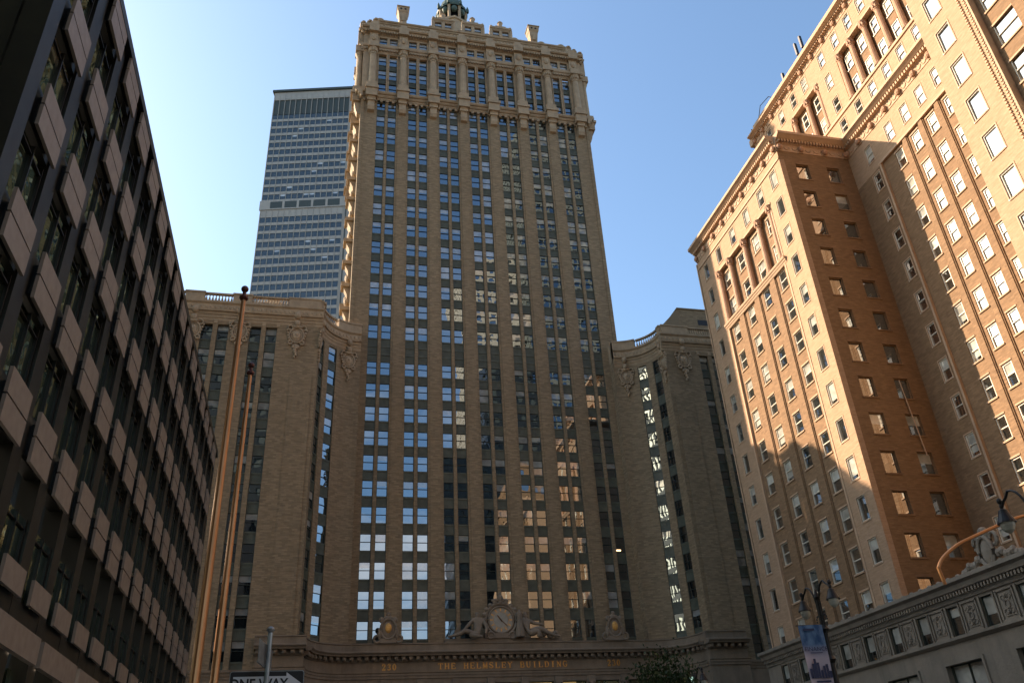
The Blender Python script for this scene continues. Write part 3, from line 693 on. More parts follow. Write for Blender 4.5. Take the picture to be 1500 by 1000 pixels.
# gilded lettering
def text(body, fr_loc, size, mat, parent, name, depth=.05, sx=1., spacing=1., rot=(math.pi/2, 0, 0), track=None, bold=0.):
    cu_ = bpy.data.curves.new(name, 'FONT'); cu_.body = body; cu_.size = size; cu_.extrude = depth; cu_.align_x = 'CENTER'; cu_.space_character = spacing; cu_.offset = bold
    t = bpy.data.objects.new(name, cu_); C.objects.link(t)
    bpy.context.view_layer.update()
    me = bpy.data.meshes.new_from_object(t.evaluated_get(bpy.context.evaluated_depsgraph_get()))
    bpy.data.objects.remove(t); me.materials.clear(); me.materials.append(M[mat])
    o = bpy.data.objects.new(name, me); C.objects.link(o); o.parent = parent; o.location = fr_loc; o.rotation_euler = rot; o.scale = (sx, 1, 1)
    return o
# serif capitals from strokes: unit box 1 wide x 1 high
GL = {
 'T': [((.5, 0), (.5, 1), 2), ((.02, .96), (.98, .96), 1), ((.3, .02), (.7, .02), 1), ((.04, .96), (.04, .74), 1), ((.96, .96), (.96, .74), 1)],
 'H': [((.18, 0), (.18, 1), 2), ((.82, 0), (.82, 1), 2), ((.18, .5), (.82, .5), 1)]+[((x-.15, y), (x+.15, y), 1) for x in (.18, .82) for y in (.02, .98)],
 'E': [((.2, 0), (.2, 1), 2), ((.05, .02), (.9, .02), 1), ((.05, .98), (.86, .98), 1), ((.2, .52), (.66, .52), 1), ((.9, .02), (.9, .24), 1), ((.86, .98), (.86, .78), 1), ((.66, .42), (.66, .62), 1)],
 'L': [((.22, 0), (.22, 1), 2), ((.07, .98), (.38, .98), 1), ((.07, .02), (.9, .02), 1), ((.9, .02), (.9, .26), 1)],
 'M': [((.12, 0), (.14, 1), 1), ((.14, 1), (.5, .05), 2), ((.5, .05), (.86, 1), 1), ((.86, 1), (.88, 0), 2), ((.0, .02), (.24, .02), 1), ((.74, .02), (1., .02), 1), ((0, .98), (.16, .98), 1), ((.84, .98), (1, .98), 1)],
 'S': [((.84, .76), (.82, .92), 1), ((.82, .92), (.5, .99), 1.3), ((.5, .99), (.2, .86), 1.6), ((.2, .86), (.2, .66), 2), ((.2, .66), (.5, .53), 2), ((.5, .53), (.8, .38), 2), ((.8, .38), (.82, .16), 2), ((.82, .16), (.5, .01), 1.5), ((.5, .01), (.18, .08), 1.2), ((.18, .08), (.14, .28), 1)],
 'Y': [((.5, 0), (.5, .48), 2), ((.5, .48), (.12, .98), 2), ((.5, .48), (.88, .98), 1), ((.33, .02), (.67, .02), 1), ((0, .98), (.26, .98), 1), ((.74, .98), (1, .98), 1)],
 'B': [((.2, 0), (.2, 1), 2), ((.05, .02), (.6, .02), 1), ((.05, .98), (.56, .98), 1), ((.2, .53), (.58, .53), 1), ((.56, .98), (.76, .88), 1.5), ((.76, .88), (.76, .64), 2), ((.76, .64), (.58, .53), 1.5), ((.58, .53), (.85, .4), 1.5), ((.85, .4), (.85, .14), 2), ((.85, .14), (.6, .02), 1.5)],
 'U': [((.17, 1), (.17, .25), 2), ((.17, .25), (.34, .04), 1.5), ((.34, .04), (.66, .04), 1.2), ((.66, .04), (.83, .25), 1), ((.83, .25), (.83, 1), 1), ((.02, .98), (.32, .98), 1), ((.7, .98), (.96, .98), 1)],
 'I': [((.5, 0), (.5, 1), 2), ((.33, .02), (.67, .02), 1), ((.33, .98), (.67, .98), 1)],
 'D': [((.2, 0), (.2, 1), 2), ((.05, .02), (.5, .02), 1), ((.05, .98), (.5, .98), 1), ((.5, .98), (.8, .8), 1.5), ((.8, .8), (.86, .5), 2), ((.86, .5), (.8, .2), 2), ((.8, .2), (.5, .02), 1.5)],
 'N': [((.16, 0), (.16, 1), 1), ((.16, 1), (.84, 0), 2), ((.84, 0), (.84, 1), 1), ((.02, .02), (.3, .02), 1), ((.02, .98), (.2, .98), 1), ((.7, .98), (.98, .98), 1)],
 'G': [((.86, .74), (.82, .9), 1), ((.82, .9), (.5, .99), 1.2), ((.5, .99), (.2, .8), 1.6), ((.2, .8), (.13, .5), 2), ((.13, .5), (.2, .2), 2), ((.2, .2), (.5, .01), 1.6), ((.5, .01), (.82, .1), 1.2), ((.82, .1), (.82, .42), 2), ((.62, .43), (.98, .43), 1)],
 '2': [((.18, .72), (.24, .92), 1.5), ((.24, .92), (.52, .99), 1.3), ((.52, .99), (.8, .84), 1.6), ((.8, .84), (.76, .58), 2), ((.76, .58), (.16, .04), 1.3), ((.14, .04), (.86, .04), 2), ((.86, .04), (.88, .22), 1)],
 '3': [((.2, .84), (.5, .99), 1.5), ((.5, .99), (.78, .84), 1.6), ((.78, .84), (.72, .62), 2), ((.72, .62), (.42, .53), 1.3), ((.42, .53), (.82, .38), 1.3), ((.82, .38), (.8, .14), 2), ((.8, .14), (.5, .01), 1.5), ((.5, .01), (.18, .14), 1.5)],
 '0': [((.5, .99), (.22, .8), 1.5), ((.22, .8), (.15, .5), 2), ((.15, .5), (.22, .2), 2), ((.22, .2), (.5, .01), 1.5), ((.5, .01), (.78, .2), 1.5), ((.78, .2), (.85, .5), 2), ((.85, .5), (.78, .8), 2), ((.78, .8), (.5, .99), 1.5)]}
def letters(mb, fr, body, u0, z0, w_, h_, pitch, t=.055, n=.0):
    for i, ch in enumerate(body):
        for (x0, y0), (x1, y1), k in GL.get(ch, []):
            a = Vector((u0+i*pitch+x0*w_, z0+y0*h_)); b2 = Vector((u0+i*pitch+x1*w_, z0+y1*h_)); d = (b2-a)
            if d.length == 0: continue
            d.normalize(); p = Vector((-d.y, d.x))*t*k*.5; e = d*t*.3
            qs = [a-e-p, b2+e-p, b2+e+p, a-e+p]
            fq = [fr(q.x, q.y, n+.06) for q in qs]; bq = [fr(q.x, q.y, n) for q in qs]
            mb.face(fq); 
            for j in range(4): mb.face([bq[j], bq[(j+1) % 4], fq[(j+1) % 4], fq[j]])
L_ = 'THE HELMSLEY BUILDING'; pt = 15.2/len(L_)
for wd in L_.split():
    k = MB(); letters(k, fb, wd, 14.1+pt*L_.index(wd), 16.62, .54, .62, pt, .062); HB(k, 'gilded_lettering', 'gold')
for x in (7.85, 34.0):
    k = MB(); letters(k, fb, '230', x, 16.62, .42, .62, .58, .075); HB(k, 'gilded_number', 'gold')
# shields on the parapet
for x in (8.45, 35.3):
    k = MB(); f2 = flat(0, 97.55, 0)
    k.box(f2, x-.9, x+.9, 19.4, 19.9, -.4, .3); k.blob((x, 20.85, 0), .85, .35, 1.15, fr=f2); k.ring(f2, x, 20.9, .2, .85, 1.1, .16)
    for s_ in (-1, 1):
        k.ring(f2, x+s_*1.2, 19.85, .1, .38, .38, .16, k=12); k.blob((x+s_*.75, 21.9, .1), .3, .25, .35, fr=f2); k.blob((x+s_*.95, 20.4, .1), .22, .25, .7, fr=f2)
    k.blob((x, 22.1, .05), .6, .3, .3, fr=f2); k.blob((x, 22.5, .05), .28, .25, .3, fr=f2)
    k.blob((x, 21.0, .3), .38, .2, .55, 1, fr=f2); HB(k, 'parapet_shield', ['hsill', 'gold'])
# lit ceiling lamps seen in a few offices
k = MB()
for p_ in ((884, 808), (884, 811)):
    pass
k.box(flat(0, 100.3, 0), 37.3, 38.3, 30.9, 31.05, 0, .1); HB(k, 'ceiling_lamp', 'lit')
windows(H, TW, HP, ok=vis_center)
for o in H.children:
    if o.name.startswith('window') and o.get('kind') != 'stuff': o.location = (o.location.x-22, o.location.y-100, o.location.z)
    elif o.name.startswith('window'): o.location = (-22, -100, 0)
# ================================================================ CLOCK GROUP on the parapet
CG = thing('clock_sculpture', 'carved stone clock between two reclining stone figures on the parapet above the gilded lettering', 'sculpture', (21.55, 98.0, 19.42))
f3 = flat(0, 0, 0)
def CB(mb, name, mats, parent=CG): return mb.build(name, mats, parent)
k = MB(); cz = 2.5
k.box(f3, -6.6, 7.2, 0, .45, -.9, .2); k.box(f3, -2.0, 2.0, .45, 1.0, -.7, .35)
N_ = 28
for i in range(N_):      # disc body
    a, a2 = 2*math.pi*i/N_, 2*math.pi*(i+1)/N_
    k.face([(0, -.1, cz), (2.0*math.cos(a), -.1, cz+2.0*math.sin(a)), (2.0*math.cos(a2), -.1, cz+2.0*math.sin(a2))])
    k.face([(2.0*math.cos(a), -.1, cz+2.0*math.sin(a)), (2.0*math.cos(a2), -.1, cz+2.0*math.sin(a2)), (2.0*math.cos(a2), .7, cz+2.0*math.sin(a2)), (2.0*math.cos(a), .7, cz+2.0*math.sin(a))])
k.ring(f3, 0, cz, .15, 1.85, 1.85, .2, k=28); k.ring(f3, 0, cz, .2, 1.5, 1.5, .13, k=28)
for i in range(13):
    a = -.35+math.pi*1.22*i/12; k.blob((2.05*math.cos(a), -.15, cz+2.05*math.sin(a)), .3, .25, .26)
k.blob((0, -.1, cz+2.45), .42, .35, .45); k.blob((0, -.1, cz+2.9), .22, .2, .25)
for s_ in (-1, 1): k.blob((s_*.6, -.1, cz+2.2), .45, .3, .25); k.ring(f3, s_*1.3, .75, .3, .42, .35, .15, k=10)
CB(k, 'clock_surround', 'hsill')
k = MB()
for i in range(32):
    a, a2 = 2*math.pi*i/32, 2*math.pi*(i+1)/32
    k.face([(0, -.16, cz), (1.4*math.cos(a), -.16, cz+1.4*math.sin(a)), (1.4*math.cos(a2), -.16, cz+1.4*math.sin(a2))])
dl = CB(k, 'clock_dial', 'dial')
k = MB()
for i in range(12):
    a = math.pi/6*i; c, s_ = math.cos(a), math.sin(a)
    pq = [(1.0, -.07), (1.3, -.07), (1.3, .07), (1.0, .07)]
    k.face([(r_*c-t*s_, -.175, cz+r_*s_+t*c) for r_, t in pq])
k.ring(f3, 0, cz, .17, .93, .93, .02, k=28)
CB(k, 'hour_marks', 'gold', dl)
for ln, wd, a in ((.75, .09, 2.25), (1.15, .06, -.75)):
    k = MB(); c, s_ = math.cos(a), math.sin(a)
    k.face([(r_*c-t*s_, -.19, cz+r_*s_+t*c) for r_, t in ((-.2, -wd), (ln*.7, -wd), (ln, 0), (ln*.7, wd), (-.2, wd))]); CB(k, 'clock_hand', 'handm', dl)
def skin(name, pts, edges, parent, mat, root=0, sub=2):
    me = bpy.data.meshes.new(name); me.from_pydata([p[:3] for p in pts], edges, []); me.materials.append(M[mat])
    o = bpy.data.objects.new(name, me); C.objects.link(o); o.parent = parent
    md = o.modifiers.new('skin', 'SKIN'); md.use_smooth_shade = True
    for i, p in enumerate(pts):
        r_ = p[3]*1.12; me.skin_vertices[0].data[i].radius = (r_, r_)
    me.skin_vertices[0].data[root].use_root = True
    sd = o.modifiers.new('sub', 'SUBSURF'); sd.levels = sub; sd.render_levels = sub
    return o
# figure on the left: bare torso leaning against the clock, legs stretched out to the left
fig = [(-2.9, -.35, .95, .42), (-2.85, -.35, 1.6, .40), (-2.8, -.35, 2.25, .50), (-2.8, -.35, 2.72, .22), (-2.85, -.4, 3.12, .27), (-2.85, -.4, 3.36, .2),
       (-3.35, -.35, 2.45, .24), (-3.95, -.5, 1.85, .19), (-4.55, -.75, 1.25, .13), (-4.75, -.8, 1.1, .1),
       (-2.25, -.35, 2.4, .24), (-1.85, -.6, 1.7, .19), (-1.95, -.95, 1.0, .14), (-2.05, -1.0, .75, .1),
       (-3.3, -.5, .85, .33), (-4.3, -.65, 1.25, .28), (-5.2, -.7, .8, .2), (-6.1, -.75, .6, .12), (-6.4, -.85, .55, .12),
       (-3.0, -.8, .75, .32), (-3.9, -1.0, .65, .27), (-2.9, -1.2, .5, .2), (-2.4, -1.25, .45, .12)]
ed = [(0, 1), (1, 2), (2, 3), (3, 4), (4, 5), (2, 6), (6, 7), (7, 8), (8, 9), (2, 10), (10, 11), (11, 12), (12, 13), (0, 14), (14, 15), (15, 16), (16, 17), (17, 18), (0, 19), (19, 20), (20, 21), (21, 22)]
o = skin('reclining_figure', fig, ed, CG, 'hsill'); o['label'] = 'bare chested stone figure leaning on the left of the clock'
fig2 = [(2.7, -.35, .95, .42), (2.85, -.35, 1.55, .40), (2.85, -.35, 2.15, .47), (2.8, -.35, 2.6, .2), (2.85, -.4, 3.0, .27), (2.85, -.35, 3.3, .28),
        (2.35, -.45, 2.3, .24), (2.2, -.6, 1.7, .2), (2.5, -.8, 1.3, .14), (3.4, -.35, 2.3, .23), (4.0, -.45, 2.0, .19), (4.7, -.55, 1.9, .15), (5.1, -.6, 1.75, .12),
        (3.3, -.5, .95, .36), (4.4, -.6, 1.45, .33), (5.3, -.65, 1.0, .24), (6.2, -.7, .6, .15), (6.9, -.75, .5, .13),
        (3.3, -.9, .8, .35), (4.3, -1.05, 1.0, .34), (4.2, -1.1, .55, .3), (4.6, -1.1, .3, .2)]
ed2 = [(0, 1), (1, 2), (2, 3), (3, 4), (4, 5), (2, 6), (6, 7), (7, 8), (2, 9), (9, 10), (10, 11), (11, 12), (0, 13), (13, 14), (14, 15), (15, 16), (16, 17), (0, 18), (18, 19), (19, 20), (20, 21)]
o = skin('reclining_figure', fig2, ed2, CG, 'hsill'); o['label'] = 'draped stone figure with raised arm on the right of the clock'
k = MB(); k.lathe((2.1, -.75, .45), [(.55, 0), (.5, .7), (.38, 1.3), (.28, 1.9), (.3, 2.6), (.12, 3.0), (0, 3.1)], 10); CB(k, 'draped_pillar', 'hsill')
k = MB()
for i in range(5): k.tube([(-5.6+.1*i, -.5, .6), (-5.5+.12*i, -.6, 1.2+.15*i), (-5.2+.1*i, -.6, 1.45+.15*i)], .06, 5)
CB(k, 'foliage_carving', 'hsill'); k = MB()
for i in range(6): k.blob((5.0+.3*i, -.4, .75+.25*math.sin(i*1.7)), .3, .25, .28)
CB(k, 'foliage_carving', 'hsill')
# ================================================================ SLAB TOWER BEHIND
MT = thing('concrete_slab_tower', 'pale grey concrete slab tower with window grid standing behind the brown brick tower', 'tower', (0, 230, 0))
fm_ = flat(-26.2, 242.6, -R(13.5)); 
# the facet runs from its far left corner toward the right and toward the camera
fm_ = flat(-26.6, 238, -R(13.5))
TM = {0: win_tpl(1.80, 2.3, ('mdark', 'mglass', 'rblind'), 'none', .04, .1, 0), 1: win_tpl(1.80, 2.3, ('mdark', 'mglass', 'rblind'), 'none', .04, .1, .35)}
Wm = 29.6; pm = Wm/14.5
mw = MB(); musp = [0.0]
for i in range(14): musp += [.31+i*pm, .31+i*pm+1.80]
musp.append(Wm)
rows = [99.5+3.5*i for i in range(26)]; rows = [r_ for r_ in rows if r_+2.1 < 188]+[193.6+3.5*i for i in range(12)]
MZ = [0]; 
for r_ in rows: MZ += [r_, r_+2.05]
MZ += [234.2, 242.3, 246]
def mh(i, j): return i % 2 == 1 and (j % 2 == 1) 
mech = (189.3, 192.6)
zz = [0]; openz = set()
for r_ in rows: openz.add(len(zz)); zz += [r_, r_+2.3]
openz.add(len(zz)); zz += [234.4, 242.0]; zz.append(246)
mw.grid(fm_, musp, zz, lambda i, j: i % 2 == 1 and j in openz, .35)
for i in range(15):
    u = .22+i*pm; mw.box(fm_, u-.06, u+.06, 95, 245, 0, .14)
    if i < 14: mw.box(fm_, u+.0, u+pm, 242.6, 242.9, -.02, .04)
mw.box(fm_, -.3, Wm+.3, 189.0, 193.0, -.4, .3)
o = mw.build('concrete_facade', 'mconc', MT); o.location = (0, -230, 0)
k = MB()
for i in range(14): k.box(fm_, .45+i*pm, 1.95+i*pm, 234.4, 242, -.4, -.3)
o = k.build('dark_louvres', 'mdark', MT); o.location = (0, -230, 0); k = MB()
for i in range(5): k.box(fm_, 3.4+i*5.0, 7.6+i*5.0, 189.5, 192.4, -.1, .32)
o = k.build('plant_floor_louvres', 'mdark', MT); o.location = (0, -230, 0); k = MB()
k.box(fm_, -.6, Wm+.6, 246, 247.0, -3, .6); o = k.build('roof_rim', 'mdark', MT); o.location = (0, -230, 0)
k = MB(); e = fm_(Wm, 0, 0); f5 = flat(e[0], e[1], 0); f6 = flat(-26.6, 238, -R(13.5)-math.pi*.36)
k.box(f5, 0, .35, 0, 246, -.2, .35, 1); k.box(f5, .4, 45, 0, 246, -.5, 0, 0)
back = MB(); b2 = fm_(0, 0, 0)
back.face([(b2[0], b2[1], 0), (b2[0], b2[1], 246), (-22, 262, 246), (-22, 262, 0)]); back.face([(-22, 262, 0), (-22, 262, 246), (45, 262, 246), (45, 262, 0)]); back.face([(b2[0], b2[1], 246), (e[0], e[1], 246), (45, 236, 246), (45, 262, 246), (-22, 262, 246)])
o = k.build('front_facet', ['mconc', 'mdark'], MT); o.location = (0, -230, 0); o = back.build('rear_walls', 'mconc', MT); o.location = (0, -230, 0)
mp = []
for i in range(14):
    for r_ in rows:
        p = fm_(.40+i*pm+.81, 0, -.04); mp.append((p[0], p[1], r_, -R(13.5), 1 if random.random() < .06 else 0, 1.62, 2.3))
windows(MT, TM, [(x, y-230, z, a, v, w_, h_) for x, y, z, a, v, w_, h_ in mp], ok=None) if False else None
def mok(q): return q[0] < 522-(q[1]-130)*.05 and q[1] < 425 and q[0] > 360
n0 = set(MT.children); windows(MT, TM, mp, ok=mok)
for o in MT.children:
    if o in n0: continue
    o.location = (o.location.x, o.location.y-230, o.location.z)
# ================================================================ DARK OFFICE BUILDING (left)
DB = thing('dark_office_building', 'dark bronze office building with rows of paired brown granite panels along the left', 'building', (-9, 40, 0))
fd = flat(-8.68, 18.4, math.pi/2)      # u = Y-18.4, outward +X
def DBd(mb, name, mats, parent=DB, **k_):
    o = mb.build(name, mats, parent, **k_); o.location = (9, -40, 0); return o
k = MB()
rowz = [11.5, 15.35, 19.25, 23.15, 27.2]
bays = [21.35+2.96*j for j in range(16)]     # near->far: right edge of each panel
k.box(fd, 0, .75, 0, 28.9, -.6, .12)
for y in bays: k.box(fd, y-18.4+.1, y-18.4+.94, 0.2, 28.6, -.5, .07)
k.box(fd, 0, 48.8, 28.6, 29.0, -.8, .3); k.box(fd, .75, 48.8, 7.45, 8.1, -.3, .06)
k.box(fd, 48.2, 48.8, 0, 28.9, -.6, .12)
for z in rowz: k.box(fd, .75, 48.5, z+.15, z+1.5, -.4, .0)
for z in rowz:
    for y in bays: k.box(fd, y-18.4-1.6, y-18.4-.3, z+.3, z+1.3, 0, .19)
k.box(flat(0, 67.19, 0), -26, -9.0, 0, 28.5, -.1, 0); k.box(flat(0, 18.5, 0), -12.5, -9.4, 0, 28.9, -.2, 0)
DBd(k, 'bronze_wall', 'ldark')
k = MB(); k.box(flat(0, 18.8, 0), -26, -9.6, 28.3, 28.7, -48, 0); DBd(k, 'roof', 'roof')
pan = MB(); lf = flat(0, 0, 0)
for z0, z1 in ((0, .765), (.825, 1.6)): pan.box(lf, -.95, .95, z0, z1, -.1, 0)
panm = pan.build('granite_panel_pair', 'lpanel', link=False).data
pan1 = MB(); pan1.box(lf, -1.0, 1.0, 0, .76, -.1, 0); pan1m = pan1.build('granite_panel', 'lpanel', link=False).data
for z in rowz:
    for y in bays:
        o = bpy.data.objects.new('granite_panel_pair', panm); C.objects.link(o); o.parent = DB; o.location = (-8.4+9, y-.95-40, z); o.rotation_euler = (0, 0, math.pi/2)
for y in bays:
    if y < 18: continue
    o = bpy.data.objects.new('granite_panel', pan1m); C.objects.link(o); o.parent = DB; o.location = (-8.42+9, y-.98-.5-40+.7, 8.05); o.rotation_euler = (0, 0, math.pi/2)
for i in range(10):
    y0 = 20.4+5.15*i-(.0 if i else 0); kk = MB(); kk.box(lf, 0, 4.7, 6.6, 7.4, -.18, 0); o = kk.build('base_panel', 'lpanel', DB); o.location = (-8.38+9, y0-40, 0); o.rotation_euler = (0, 0, math.pi/2)
# glass bays: one window per bay and storey
gt = {}
def dwin(h_, blind):
    F = MB(); G = MB(); w_ = 1.98
    F.box(lf, -w_/2, -w_/2+.06, 0, h_, -.12, 0); F.box(lf, w_/2-.06, w_/2, 0, h_, -.12, 0); F.box(lf, -.03, .03, 0, h_, -.12, .02); F.box(lf, -w_/2, w_/2, h_*.86, h_*.86+.05, -.12, -.02)
    G.face([lf(-w_/2, 0, -.08), lf(w_/2, 0, -.08), lf(w_/2, h_*(1-blind), -.08), lf(-w_/2, h_*(1-blind), -.08)], 0)
    if blind: G.face([lf(-w_/2, h_*(1-blind), -.08), lf(w_/2, h_*(1-blind), -.08), lf(w_/2, h_, -.08), lf(-w_/2, h_, -.08)], 1)
    return F, G, ['lblack'], ['lglass', 'lblind']
M['lblind'] = glass('tinted_glass_over_blind', (.10, .10, .075), .14, .12, .5, .02, (.8, .85, .7))
for h_ in (3.4, 2.25):
    for bl in (0, .3): gt[h_, bl] = dwin(h_, bl)
dpl = []
zt = [8.1]+[z+1.6 for z in rowz[:-1]]; zb_ = rowz
for a, b2 in zip(zt, zb_):
    for y in bays: dpl.append((-8.70, y-.95, a, math.pi/2, ((2.25 if b2-a < 3 else 2.25), .3 if random.random() < .25 else 0), 1.98, b2-a))
n0 = set(DB.children); windows(DB, gt, dpl, jit=.006)
for o in DB.children:
    if o not in n0: o.location = (o.location.x+9, o.location.y-40, o.location.z)
# ground floor glass and the dark recessed end toward the cross street
k = MB()
for y in range(20, 66, 5): k.box(fd, y-18.4, y-18.4+4.4, .3, 6.5, -.5, -.4)
DBd(k, 'shop_window', 'lglass')
k = MB(); fe = flat(-13.0, -4, math.pi/2)
k.box(fe, 0, 22.4, 0, 60, -1, 0, 0)
for q in range(8): k.box(fe, 1+q*2.9, 1.5+q*2.9, 0, 60, 0, .25, 0)
k.box(flat(-26, 18.35, 0), 0, 13.2, 0, 60, -.15, 0, 0)
DBd(k, 'recessed_end_wall', 'lblack')
k = MB()
for q in range(7):
    for z in range(14): k.box(fe, 1.55+q*2.9, 3.85+q*2.9, 2+z*3.9, 4.9+z*3.9, .01, .05)
DBd(k, 'end_wall_glass', 'lglass')
# ================================================================ TAN BRICK BUILDING (right)
RB = thing('tan_brick_building', 'sunlit tan and orange brick building with projecting wings and grey stone base on the right', 'building', (50, 55, 0))
def RBd(mb, name, mats, **k_):
    o = mb.build(name, mats, RB, **k_); o.location = (-50, -55, 0); return o
fW = flat(43, 75.2, -math.pi/2)        # far wing front, u = 75.2-Y
fBn = flat(43, 55.3, 0)                # side of the far wing facing the camera, u = X-43
fR = flat(51.2, 55.3, -math.pi/2)      # recessed court wall, u = 55.3-Y
fU = flat(51.2, 69.5, -math.pi/2)      # upper block, u = 69.5-Y
fN = flat(43, 35.2, -math.pi/2)        # near wing front, u = 35.2-Y
fr_ = ('rframe', 'rglass', 'rblind')
TR = {}
for w_, h_, kd in ((1.12, 2.0, 'sq'), (1.25, 2.0, 'hu'), (.98, 1.95, 'rc'), (1.3, 2.05, 'ns'), (2.1, 2.1, 'nb')):
    for bl in (0, .45, .8): TR[kd, bl] = win_tpl(w_, h_, fr_, 'none' if kd in ('sq', 'ns') else 'hung', .085 if kd != 'ns' else .09, .12, bl, .1)
TR['bs', .6] = win_tpl(1.15, 1.85, ('hframe', 'rglass', 'rblind'), 'none', .06, .12, .62, .0); TR['bs', 0] = win_tpl(1.15, 1.85, ('hframe', 'rglass', 'rblind'), 'none', .06, .12, .35, .0)
TR['b3', 0] = win_tpl(3.4, 3.2, ('hframe', 'rglass', 'rblind'), 'mid', .09, .15, .45)
RPl = []
def rw(fr, u, z, kd, n=-.05, bl=None):
    ws_ = {'sq': (1.12, 2.0), 'hu': (1.25, 2.0), 'rc': (.98, 1.95), 'ns': (1.3, 2.05), 'nb': (2.1, 2.1), 'bs': (1.15, 1.85), 'b3': (3.4, 3.2)}[kd]
    bl = bl if bl is not None else pickv([(0, 5), (.45, 3), (.8, 1.5)]) if kd not in ('bs', 'b3') else 0 if kd == 'b3' else pickv([(.6, 3), (0, 1)])
    p = fr(u, 0, n); RPl.append((p[0], p[1], z, fr.ang(u), (kd, bl), *ws_))
zr = [34.8+3.46*k for k in range(-6, 7)]      # 14.04 .. 55.56 window sills
brk = MB(); side = MB(); bay = MB(); rst = MB(); rc_ = MB()
def wall_sq(mb, fr, u0, u1, z0, z1, cols, zs_, w_, h_, dep=.2, mi=0):
    us = [u0]
    for c in cols: us += [c-w_/2, c+w_/2]
    us.append(u1); zz_ = [z0]
    for z in zs_: zz_ += [z, z+h_]
    zz_.append(z1)
    mb.grid(fr, us, zz_, lambda i, j: i % 2 == 1 and j % 2 == 1, dep, mi)
# far wing front: flush end columns, recessed bay in the middle (u 3.5..17.3)
wu = lambda Y: 75.2-Y
c_far, c_sq = wu(73.4), wu(56.97); cb = [wu(70.0), wu(66.5), wu(63.1), wu(59.85)]
b0, b1 = wu(71.35), wu(58.55)
brk.box(fW, 0, .001, 14, 14.001, 0, .001)
wall_sq(brk, fW, 0, b0, 13.4, 59.0, [c_far], zr, 1.12, 2.0); wall_sq(brk, fW, b1, 19.9, 13.4, 59.0, [c_sq], zr, 1.12, 2.0)
wall_sq(brk, fW, b0, b1, 54.75, 59.0, cb, [zr[12]], 1.12, 2.0)
for z in zr: rw(fW, c_far, z, 'sq'); rw(fW, c_sq, z, 'sq')
for c in cb: rw(fW, c, zr[12], 'sq')
def frame_lines(fr, cols, zs_, w_, h_):
    for c in cols:
        for z in zs_:
            rst.box(fr, c-w_/2-.1, c-w_/2, z-.1, z+h_+.1, 0, .035); rst.box(fr, c+w_/2, c+w_/2+.1, z-.1, z+h_+.1, 0, .035)
            rst.box(fr, c-w_/2, c+w_/2, z+h_, z+h_+.1, 0, .035); rst.box(fr, c-w_/2, c+w_/2, z-.12, z, 0, .06)
frame_lines(fW, [c_far, c_sq], zr, 1.12, 2.0); frame_lines(fW, cb, [zr[12]], 1.12, 2.0)
# bay wall set back, with brick spandrels; piers come forward
def bay_wall(fr, u0, u1, z0, z1, cols, zs_, w_, kd, back=-.2, pier=.9, col_z=None):
    us = [u0]
    for c in cols: us += [c-w_/2, c+w_/2]
    us.append(u1); zz_ = [z0]
    for z in zs_: zz_ += [z, z+2.0]
    zz_.append(z1)
    bay.grid(fr, us, zz_, lambda i, j: i % 2 == 1 and j % 2 == 1, .18, n=back)
    for c in cols:
        for z in zs_:
            rw(fr, c, z, kd, back-.06); bay.box(fr, c-w_/2-.08, c+w_/2+.08, z-.14, z-.01, back, back+.1, 1); bay.box(fr, c-w_/2-.08, c+w_/2+.08, z+2.0, z+2.14, back, back+.05, 1)
    for a, b2 in zip(cols, cols[1:]):
        m_ = (a+b2)/2; bay.box(fr, m_-pier/2, m_+pier/2, z0, z1, back, -.02)
        bay.box(fr, m_-pier/2-.1, m_-pier/2, z0, z1-.3, back, -.1); bay.box(fr, m_+pier/2, m_+pier/2+.1, z0, z1-.3, back, -.1)
    for u, s_ in ((u0, 1), (u1, -1)):      # rope moulding down each jamb
        bay.box(fr, min(u, u+s_*.22), max(u, u+s_*.22), z0, z1, back, .05, 1)
        m_ = (u0*0+u+s_*.35)
bay_wall(fW, b0, b1, 13.4, 47.3, cb, zr[:10], 1.25, 'hu')
# giant colonnade over the string course
bay_wall(fW, b0, b1, 48.0, 54.75, cb, zr[10:12], 1.35, 'hu', -.4, .4)
def column(mb, p, z0, z1, r_):
    h_ = z1-z0
    mb.lathe((p[0], p[1], 0), [(r_*1.3, z0), (r_*1.3, z0+.2), (r_*1.05, z0+.35), (r_, z0+.5), (r_*.86, z1-.9), (r_*1.05, z1-.82), (r_*.95, z1-.7), (r_*1.15, z1-.4), (r_*1.5, z1-.05), (r_*1.5, z1)], 12)
    for k in range(8): t = k*math.pi/4; mb.blob((p[0]+r_*1.1*math.cos(t), p[1]+r_*1.1*math.sin(t), z1-.45), .12, .12, .26, nu=5, nv=3)
for u in [(cb[i]+cb[i+1])/2 for i in range(3)]+[b0+.45, b1-.45]: column(rc_, fW(u, 0, -.1), 48.0, 54.7, .34)
cornice(rst, fW, b0-.3, b1+.3, 47.3, 48.0, .3); rst.box(fW, b0-.1, b1+.1, 54.7, 54.9, -.4, .08)
rst.box(fW, 0, 19.9, 57.9, 58.1, -.05, .1)
# side of the far wing
ca, cbb = 2.45, 5.95
wall_sq(side, fBn, 0, 8.2, 13.4, 59.0, [ca, cbb], zr, 1.4, 1.95, .22)
for z in zr:
    for c in (ca, cbb):
        p = fBn(c, 0, -.12); TR.setdefault(('sd', 0), win_tpl(1.4, 1.95, ('rside', 'rglass', 'rblind'), 'none', .07, .12, 0)); TR.setdefault(('sd', 1), win_tpl(1.4, 1.95, ('rside', 'rglass', 'rblind'), 'none', .07, .12, .5))
        RPl.append((p[0], p[1], z, 0, ('sd', 1 if random.random() < .2 else 0), 1.4, 1.95)); side.box(fBn, c-.82, c+.82, z-.14, z-.01, 0, .07, 1); side.box(fBn, c-.78, c+.78, z+1.95, z+2.15, 0, .015, 1)
